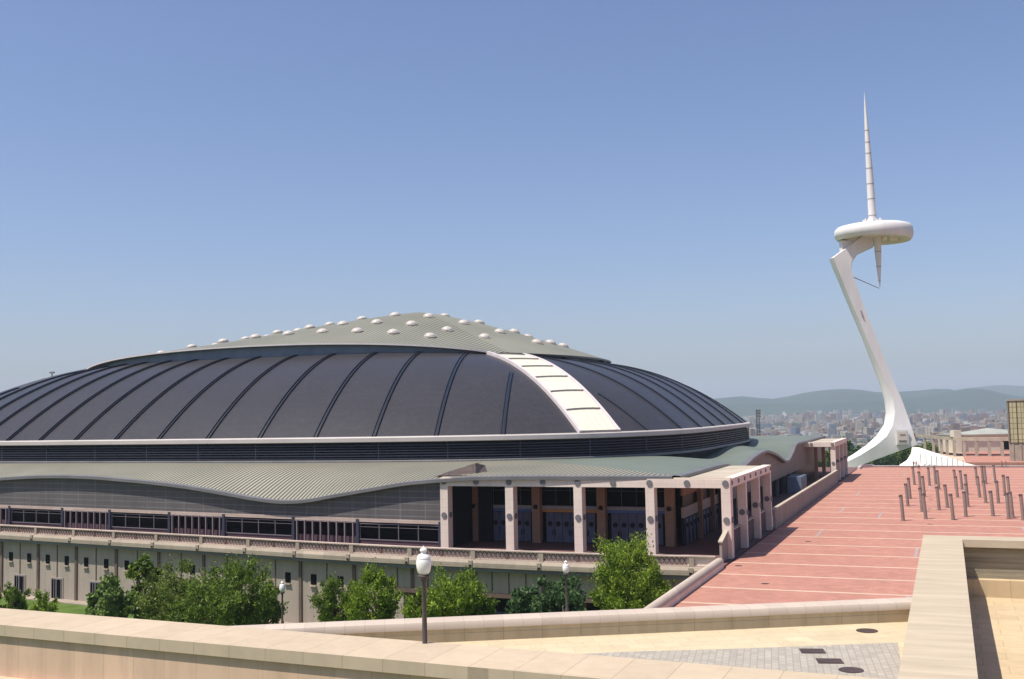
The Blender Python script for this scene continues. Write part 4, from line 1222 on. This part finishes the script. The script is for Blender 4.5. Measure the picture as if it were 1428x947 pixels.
for x in (-1.6, 1.55):
    for y in (-.85, .85):
        mb = MB(); mb.tube((x, y-.1, .34), (x, y+.1, .34), .34, None, 18, 0); mb.tube((x, y-.12, .34), (x, y+.12, .34), .18, None, 12, 1); mb.build('wheel', [M['void'], M['grey_trim']], van)
for y in (-.6, .6):
    mb = MB(); mb.box(-2.46, y-.18, .8, -2.39, y+.18, 1.0); mb.build('headlight', M['skylight'], van)

# trees beyond the esplanade
random.seed(21)
far_spots = []
for i in range(30):
    px = 1105+random.random()*330; dep = random.uniform(400, 640)
    if 1270 < px < 1300 and dep < 380: continue
    far_spots.append((px, dep))
kinds = []
for j, mt in enumerate((M['leaf_mid'], M['leaf_olive'], M['leaf_blue'])):
    o = tree((0, 0, 0), 11, 4.6, 4.2, 7.0, mt, '', 60+j, leaves=2400, leaf=.8, clumps=34, feathery=False, group='trees growing in the park beyond the esplanade')
    kinds.append(o)
used = [False]*3
labs = ['mid green tree beyond the esplanade end', 'olive green tree beyond the esplanade end', 'bluish green tree beyond the esplanade end']
far_spots.sort()
NTH = ['leftmost', 'second', 'third', 'fourth', 'fifth', 'sixth', 'seventh', 'eighth', 'ninth', 'tenth', 'eleventh', 'twelfth', 'thirteenth', 'fourteenth']
cnt = [0, 0, 0]
for px, dep in far_spots:
    k = random.randrange(3); o = kinds[k] if not used[k] else copy_tree(kinds[k]); used[k] = True
    q = at_depth(px, 640, dep); s = random.uniform(.7, 1.15)
    o.location = (q.x, q.y, ground_z(q.x, q.y)-.5); o.scale = (s, s, s*random.uniform(.8, 1.1)); o.rotation_euler.z = random.uniform(0, 6)
    o['label'] = '%s %s' % (NTH[cnt[k]] + (' from the left,' if cnt[k] else ' of its kind,'), labs[k]); cnt[k] += 1; o['group'] = labs[k].replace('tree', 'trees')
for k in range(3):
    if not used[k]:
        q = at_depth(1200+20*k, 640, 420); kinds[k].location = (q.x, q.y, ground_z(q.x, q.y)); kinds[k]['label'] = labs[k]

# ------------------------------------------------------------------ colonnade, pavilion, lantern tower, floodlight
cb_ = at_depth(1345, 637, 330); cb_.z = -2.0
col = thing('colonnade', 'curved pale stone colonnade carrying a flat beam beyond the esplanade', 'colonnade', cb_)
cpts = [(1276, 616.5, 634, 372), (1290, 616, 634.5, 362), (1302, 615.2, 635, 352), (1313, 614.6, 635.5, 343), (1321, 614, 636, 336), (1331, 613.2, 636.5, 329), (1345, 612.3, 636, 325), (1362, 611.2, 635.5, 322), (1380, 610.5, 635, 320), (1398, 610, 634.5, 318), (1416, 609.5, 634, 316), (1434, 609, 633.5, 314)]
rings = []
for px, ty, by, dep in cpts:
    a = at_depth(px, 614, dep); a.z = 3.9
    rings.append([a, a+Vector((0, 0, 1.0)), a+fh*3.5+Vector((0, 0, 1.0)), a+fh*3.5])
mb = MB(); mb.loft(rings); mb.build('beam', M['far_stone'], col, wp=cb_)
for i, (px, ty, by, dep) in enumerate(cpts):
    a = at_depth(px, 630, dep); mb = MB(); mb.box(a.x-.45, a.y+.2, -3, a.x+.45, a.y+1.1, 3.9); mb.box(a.x-.4, a.y+2.4, -3, a.x+.4, a.y+3.2, 3.9)
    mb.build('column', M['far_stone'], col, wp=cb_)
rings = []
for px, ty, by, dep in cpts:
    a = at_depth(px, 630, dep+6); rings.append([Vector((a.x, a.y, -3)), Vector((a.x, a.y, -.2)), Vector((a.x, a.y, -.2))+fh, Vector((a.x, a.y, -3))+fh])
mb = MB(); mb.loft(rings); mb.build('low_wall', M['maroon'], col, wp=cb_)

vb = at_depth(1375, 636, 352); vb.z = -3
pav = thing('pavilion', 'low cream pavilion with shallow grey roofs and dark windows behind the colonnade', 'building', vb, YAW)
M['cream'] = plain('cream_render', (.60, .56, .45), 0.8, 0.12, 0.3)
M['roof_grey'] = plain('roof_grey_green_sheet', (.36, .36, .32), 0.7, 0.15, 0.2)
mb = MB(); mb.box(-9, 0, 0, 22, 16, 7.6); mb.build('wall', M['cream'], pav)
mb = MB(); mb.prism([(-9.6, -.8), (22, -.8), (22, 16), (-9.6, 16)], 7.6, 8.0)
mb.loft([[(-8, -.5, 8), (-8, 7.5, 8.1), (-8, 15, 8)], [(4, -.5, 8), (4, 7.5, 9.8), (4, 15, 8)], [(14, -.5, 8), (14, 7.5, 8.8), (14, 15, 8)], [(22, -.5, 8), (22, 7.5, 10.2), (22, 15, 8)]], closed=False)
mb.build('roof', M['roof_grey'], pav)
mb = MB(); mb.box(-10.6, -1.2, 0, -8.2, 2, 9.4); mb.build('corner_pier', M['cream'], pav)
for x in (5.5, 9.3, 14.0, 17.5):
    mb = MB(); mb.box(x, -.08, 2.9, x+2.4, .02, 6.0); mb.build('window', M['black_glass'], pav)
for x in (-6.5, -2.5, 1.2):
    mb = MB(); mb.box(x-.08, -.1, 0, x+.08, .02, 6.6); mb.build('panel_joint', M['grey_line'], pav)

lb = at_depth(1427, 634, 290); lb.z = -.6
lan = thing('lantern_tower', 'tall yellowish latticed glass lantern block cut by the right edge', 'tower', lb, 0)
M['lattice'] = slabs('yellow_glass_lattice', (.48, .41, .24), (.17, .135, .085), 1.05, 1.45, 0.10, (1, 0, 0), (0, 0, 1), rough=.4, offset=0, tint=.1, var=.15)
mb = MB(); mb.box(-3.2, 0, 5.0, 4.5, 6, 16.2); mb.build('lattice_body', M['lattice'], lan)
mb = MB(); mb.box(-3.4, -.2, 16.2, 4.7, 6.2, 16.6); mb.build('cornice', M['far_stone'], lan)
mb = MB()
mb.box(-3.1, .25, 0, 4.4, 5.5, 5.0)
for i in range(4): mb.box(-3.0+1.9*i, .05, 0, -2.2+1.9*i, .25, 4.6)
mb.build('shaft', M['far_stone'], lan)
mb = MB()
for i in range(5): mb.box(-3.1+i*1.9, -.1, 4.6, -2.9+i*1.9, .0, 16.2)
mb.build('mullion', M['maroon'], lan)

fb = at_depth(1058, 612, 560); fb.z = ground_z(fb.x, fb.y)
fl = thing('floodlight_mast', 'dark floodlight mast with lamp panel standing right of the dome edge', 'mast', fb, YAW)
tz = at_depth(1058, 571, 560).z-fb.z
mb = MB()
for dx, dy in ((-.6, -.6), (.6, -.6), (.6, .6), (-.6, .6)): mb.tube((dx*1.4, dy*1.4, 0), (dx, dy, tz-1), .12, .1, 5)
k = 0
while k < tz-2:
    mb.tube((-.8, -.8, k), (.8, -.8, k+1.6), .09, None, 4); mb.tube((.8, .8, k), (-.8, .8, k+1.6), .09, None, 4); mb.tube((-.8, -.8, k+1.6), (.8, -.8, k+1.6), .08, None, 4); k += 1.6
mb.build('lattice_mast', M['lamp_post'], fl)
mb = MB()
for i in range(2):
    for j in range(3): mb.obox((-.7+1.4*i, -1.0, tz-.6-j*1.5), 1.1, .5, 1.1)
mb.build('lamp_panel', M['grey_trim'], fl)
mb = MB(); mb.box(-1.3, -.9, tz-9.2, .1, -.5, tz-7.6); mb.build('service_box', M['grey_trim'], fl)

# ------------------------------------------------------------------ people far away on the esplanade
def person(loc, rz, shirt, trousers, label, lean=0.0, stride=.22):
    J = dict(pel=(0, 0, .95), ch=(0, .02, 1.28), nk=(0, .02, 1.47), hd=(0, .0, 1.58), ht=(0, 0, 1.70),
             ls=(-.19, 0, 1.40), le=(-.25, .04, 1.13), lw=(-.24, -.10, .88), lh=(-.235, -.14, .79), rs=(.19, 0, 1.40), re=(.25, .06, 1.12), rw=(.25, .02, .86), rh=(.25, -.02, .77),
             lk=(-.1, -stride*.5, .5), la=(-.1, -stride*.8, .09), lt=(-.1, -stride*.8-.17, .04), rk=(.1, stride*.2, .5), ra=(.1, stride*.9, .1), rtt=(.1, stride*.9-.16, .04), lhp=(-.1, 0, .88), rhp=(.1, 0, .88))
    E = [('pel', 'ch'), ('ch', 'nk'), ('nk', 'hd'), ('hd', 'ht'), ('ch', 'ls'), ('ls', 'le'), ('le', 'lw'), ('lw', 'lh'), ('ch', 'rs'), ('rs', 're'), ('re', 'rw'), ('rw', 'rh'), ('pel', 'lhp'), ('lhp', 'lk'), ('lk', 'la'), ('la', 'lt'), ('pel', 'rhp'), ('rhp', 'rk'), ('rk', 'ra'), ('ra', 'rtt')]
    RD = dict(pel=.15, ch=.16, nk=.06, hd=.1, ht=.085, ls=.075, le=.05, lw=.035, lh=.04, rs=.075, re=.05, rw=.035, rh=.04, lk=.06, la=.045, lt=.04, rk=.06, ra=.045, rtt=.04, lhp=.1, rhp=.1)
    ks = list(J); me = bpy.data.meshes.new('person')
    me.from_pydata([J[k] for k in ks], [(ks.index(a), ks.index(b)) for a, b in E], [])
    o = bpy.data.objects.new('person', me); C.objects.link(o)
    sk = o.modifiers.new('skin', 'SKIN'); ss = o.modifiers.new('sub', 'SUBSURF'); ss.levels = 1; ss.render_levels = 1
    for i, k in enumerate(ks): me.skin_vertices[0].data[i].radius = (RD[k], RD[k]*.8 if k in ('pel', 'ch') else RD[k])
    me.skin_vertices[0].data[0].use_root = True
    dg = bpy.context.evaluated_depsgraph_get(); m2 = bpy.data.meshes.new_from_object(o.evaluated_get(dg))
    o.modifiers.clear(); o.data = m2; m2.name = 'person'
    for mm in (shirt, trousers, M['skin'], M['hair'], M['shoe']): m2.materials.append(mm)
    for p_ in m2.polygons:
        c = p_.center; k = 0
        if c.z < .09: k = 4
        elif c.z < .95 and abs(c.x) < .2: k = 1
        elif c.z > 1.64 or (c.z > 1.54 and c.y > .03): k = 3
        elif c.z > 1.44: k = 2
        elif abs(c.x) > .2 and c.z < 1.2: k = 2
        p_.material_index = k; p_.use_smooth = True
    o.location = loc; o.rotation_euler.z = rz
    return tag(o, label, 'person')
M['skin'] = plain('skin', (.50, .32, .24), .6, .05); M['hair'] = plain('hair_dark', (.04, .03, .025), .7, .1); M['shoe'] = plain('shoe_dark', (.05, .05, .05), .6, .1)
M['c_red'] = plain('cloth_red', (.45, .06, .06), .8, .1); M['c_navy'] = plain('cloth_navy', (.05, .06, .12), .8, .1); M['c_grey'] = plain('cloth_grey', (.25, .25, .27), .8, .1); M['c_pink'] = plain('cloth_pink', (.55, .28, .28), .8, .1); M['c_white'] = plain('cloth_white', (.6, .6, .6), .8, .1)
for px, py, sh, tr, lab, rz in ((1396, 650.5, 'c_red', 'c_navy', 'person in a red top walking near the far wall, left one of the pair', 1.2), (1402.5, 651.5, 'c_navy', 'c_grey', 'person in dark clothes walking near the far wall, right one of the pair', 1.3), (1274.5, 651.5, 'c_grey', 'c_navy', 'person in a grey top standing left of the white plinth tip', .3), (1278, 652, 'c_pink', 'c_navy', 'person in a pink top in the middle of the trio by the plinth', -.4), (1281.5, 655, 'c_white', 'c_navy', 'person in a white top, nearest of the trio by the plinth', 2.2)):
    q = at(px, py, 0); q.y = min(q.y, FAR-1.5); q.z = 0
    person(q, rz, M[sh], M[tr], lab)

# ------------------------------------------------------------------ the city
def city_mat(name, wallc, win):
    m, t, b = nt(name, 0.8, 0.2)
    tcx = nd(t, 'ShaderNodeTexCoord'); sp = nd(t, 'ShaderNodeSeparateXYZ'); t.links.new(tcx.outputs['Object'], sp.inputs[0])
    hx = mth(t, 'FRACT', mth(t, 'DIVIDE', mth(t, 'ADD', sp.outputs[0], sp.outputs[1]), 3.6))
    hz = mth(t, 'FRACT', mth(t, 'DIVIDE', sp.outputs[2], 3.1))
    mk = mth(t, 'MULTIPLY', mth(t, 'GREATER_THAN', hx, .42), mth(t, 'GREATER_THAN', hz, .45))
    g = nd(t, 'ShaderNodeNewGeometry'); sn = nd(t, 'ShaderNodeSeparateXYZ'); t.links.new(g.outputs['Normal'], sn.inputs[0])
    mk = mth(t, 'MULTIPLY', mk, mth(t, 'LESS_THAN', mth(t, 'ABSOLUTE', sn.outputs[2]), .4))
    t.links.new(mixc(t, mk, wallc, win), b.inputs['Base Color'])
    return m
CM = [('pale cream', city_mat('city_cream', (.42, .37, .29), (.10, .09, .08))), ('white', city_mat('city_white', (.56, .53, .48), (.15, .15, .15))), ('brick brown', city_mat('city_brick', (.24, .13, .09), (.06, .04, .04))), ('grey', city_mat('city_grey', (.24, .23, .23), (.07, .07, .08))), ('ochre', city_mat('city_ochre', (.34, .24, .15), (.09, .07, .06))), ('blue grey', city_mat('city_blue', (.13, .17, .22), (.05, .07, .10)))]
def block_mesh(w, d_, h, style, rnd):
    mbx = MB(); mbx.box(-w/2, -d_/2, -8, w/2, d_/2, h)
    if style == 0: mbx.box(-w*.2, -d_*.2, h, w*.15, d_*.2, h+3)
    elif style == 1:
        mbx.box(-w*.45, -d_*.4, h, -w*.1, d_*.4, h+2.6); mbx.box(w*.1, -d_*.3, h, w*.3, d_*.3, h+3.2)
    elif style == 2: mbx.box(-w/2, -d_/2-1.2, h*.15, -w/6, -d_/2, h*.95)
    mbx.box(-w/2-.3, -d_/2-.3, h, w/2+.3, d_/2+.3, h+.5)
    return mbx
rnd = random.Random(5)
protos = []
for mi, (cn, cmt) in enumerate(CM):
    for (w, d_, h, sz) in ((26, 16, 17, 'mid-rise'), (18, 16, 30, 'tower'), (60, 16, 12, 'long low')):
        o = block_mesh(w, d_, h, rnd.randrange(3), rnd).build('apartment_block', cmt); protos.append((o, cn, sz))
usedp = set()
def put_city(k, px, dep, sc=(1, 1, 1), rz=0, label=None):
    o, cn, sz = protos[k]
    if k in usedp: o = o.copy(); C.objects.link(o)
    usedp.add(k)
    q = at_depth(px, 600, dep); o.location = (q.x, q.y, ground_z(q.x, q.y)); o.scale = sc; o.rotation_euler.z = rz
    nearf = 'nearest city' if dep < 1650 else 'near city' if dep < 2000 else 'lower middle city' if dep < 2400 else 'middle city' if dep < 2800 else 'upper middle city' if dep < 3200 else 'far city' if dep < 3600 else 'farthest city'
    zone = 'beside the dome edge' if px < 1040 else 'right of the floodlight mast' if px < 1090 else 'above the far portico' if px < 1150 else 'left of the tower stem' if px < 1210 else 'behind the tower stem' if px < 1265 else 'right of the tower foot' if px < 1310 else 'above the colonnade start' if px < 1350 else 'above the cream pavilion' if px < 1400 else 'beside the lantern block'
    if label: tag(o, label, 'building')
    else:
        lb_ = '%s %s block, %s, in the %s' % (cn, sz, zone, nearf)
        tag(o, lb_, 'building', lb_.replace('block,', 'blocks,'))
put_city(3*5+0, 1136, 1750, (1.1, 1, 1.1), .3, 'dark blue grey office block in the city left of the tower stem')
put_city(3*5+0, 1190, 1700, (1.5, 1, 1.15), .3, 'wider blue grey office block in the city behind the far portico')
put_city(3*0+1, 1207, 1500, (1.3, 1, 1.15), .35, 'cream many-windowed block just left of the tower foot')
put_city(3*1+1, 1298, 2900, (1.6, 1, 1.0), .3, 'white slab with pale end wall in the middle of the distant city')
put_city(3*5+2, 1325, 2300, (2.2, 1, 1.5), .3, 'long bluish terrace block in the city behind the colonnade')
put_city(3*2+2, 1300, 1750, (1.1, 1, 1.3), .3, 'brick brown row immediately right of the tower foot')
put_city(3*5+2, 1340, 1550, (.6, 1, 1.3), .3, 'dark blue grey block above the left end of the colonnade')
for i in range(252):
    dep = 1350 + 2600*(i/252.0)**1.1 + rnd.uniform(-100, 100)
    px = rnd.uniform(985, 1450)
    if dep < 1600 and px < 1300 and rnd.random() < .5: continue
    put_city(rnd.choice([0, 0, 1, 3, 3, 4, 5, 6, 8, 9, 10, 11, 12, 12, 13, 14, 0, 2, 15]), px, dep, (rnd.uniform(.6, 1.4), rnd.uniform(.7, 1.3), rnd.uniform(.6, 1.15)), rnd.choice([.3, .35, .9, 1.3, 1.87])+rnd.uniform(-.05, .05))
for k, (o, cn, sz) in enumerate(protos):
    if k not in usedp: put_city(k, 1100+10*k, 3300)
same = {}
for o in S.objects:
    if o.get('category') == 'building' and o.get('group'): same.setdefault(o['label'], []).append(o)
for lb_, os_ in same.items():
    if len(os_) > 1:
        os_.sort(key=lambda o: (o.location-EYE).dot(rt)/(o.location-EYE).dot(fh))
        for o, w_ in zip(os_, {2: ['left', 'right'], 3: ['left', 'middle', 'right'], 4: ['first', 'second', 'third', 'fourth']}.get(len(os_), ['one']*len(os_))): o['label'] = w_+' '+lb_
# the far mass of the city
mbc = [MB() for _ in CM]
rnd = random.Random(9)
for i in range(7800):
    dep = 1700 + 4500*(rnd.random()**.8)
    px = rnd.uniform(930, 1520) if rnd.random() < .75 else rnd.uniform(-300, 1900)
    if dep < 2300 and rnd.random() < .6: continue
    q = at_depth(px, 600, dep); gz = ground_z(q.x, q.y)
    dens = noise.noise(Vector((q.x/420, q.y/420, 3)))
    if dens < -.2: continue
    w, d_, h = rnd.uniform(10, 34), rnd.uniform(12, 22), rnd.uniform(6, 18)
    if rnd.random() < .03 or (dens > .3 and rnd.random() < .35): h = rnd.uniform(24, 42); w = rnd.uniform(16, 26)
    mi = rnd.choice([0, 0, 0, 1, 2, 2, 3, 4, 4, 4, 2, 5])
    mbc[mi].obox((q.x, q.y, gz+h/2-4), w, d_, h+8, rnd.choice([.35, 1.2, 1.9])+rnd.uniform(-.1, .1))
allm = MB()
for mi, mbx in enumerate(mbc):
    n0 = len(allm.v); allm.v += mbx.v; allm.f += [tuple(i+n0 for i in f) for f in mbx.f]; allm.m += [mi]*len(mbx.f)
tag(allm.build('distant_city', [c for _, c in CM], fixn=False), 'hazy mass of small pale buildings spreading to the foot of the hills', 'city', kind='stuff')
# tree cover between buildings
mb = MB(); rnd = random.Random(11)
for i in range(5200):
    dep = 650 + 4900*rnd.random()**1.4; px = rnd.uniform(960, 1500); q = at_depth(px, 600, dep); gz = ground_z(q.x, q.y)
    s = rnd.uniform(5, 14)
    for j in range(5):
        c = Vector((q.x+rnd.uniform(-s, s), q.y+rnd.uniform(-s, s), gz+rnd.uniform(2, 7)))
        r_ = rnd.uniform(2.5, 5.5)
        top_ = c+Vector((0, 0, r_)); pts = [c+Vector((r_*math.cos(a+j)*rnd.uniform(.7, 1.2), r_*math.sin(a+j)*rnd.uniform(.7, 1.2), rnd.uniform(-1, 1))) for a in (0, 1.25, 2.5, 3.75, 5)]
        bt = c-Vector((0, 0, r_+2))
        for k in range(5): mb.tri(top_, pts[k], pts[(k+1) % 5]); mb.tri(bt, pts[(k+1) % 5], pts[k])
tag(mb.build('distant_woodland', M['hill'], fixn=False), 'green belts of far trees between the city blocks', 'woodland', kind='stuff')

# ------------------------------------------------------------------ haze
mb = MB(); mb.box(-14000, -900, -110, 14000, 16000, 330)
hz, t, b = nt('haze_air')
t.nodes.remove(b)
pv = nd(t, 'ShaderNodeVolumePrincipled'); pv.inputs['Color'].default_value = (.74, .85, .97, 1); pv.inputs['Density'].default_value = 1.0e-4
pv.inputs['Anisotropy'].default_value = 0.0
t.links.new(pv.outputs[0], t.nodes['Material Output'].inputs['Volume'])
tag(mb.build('haze', hz), 'thin pale haze over the distant city and hills', 'haze', kind='stuff')
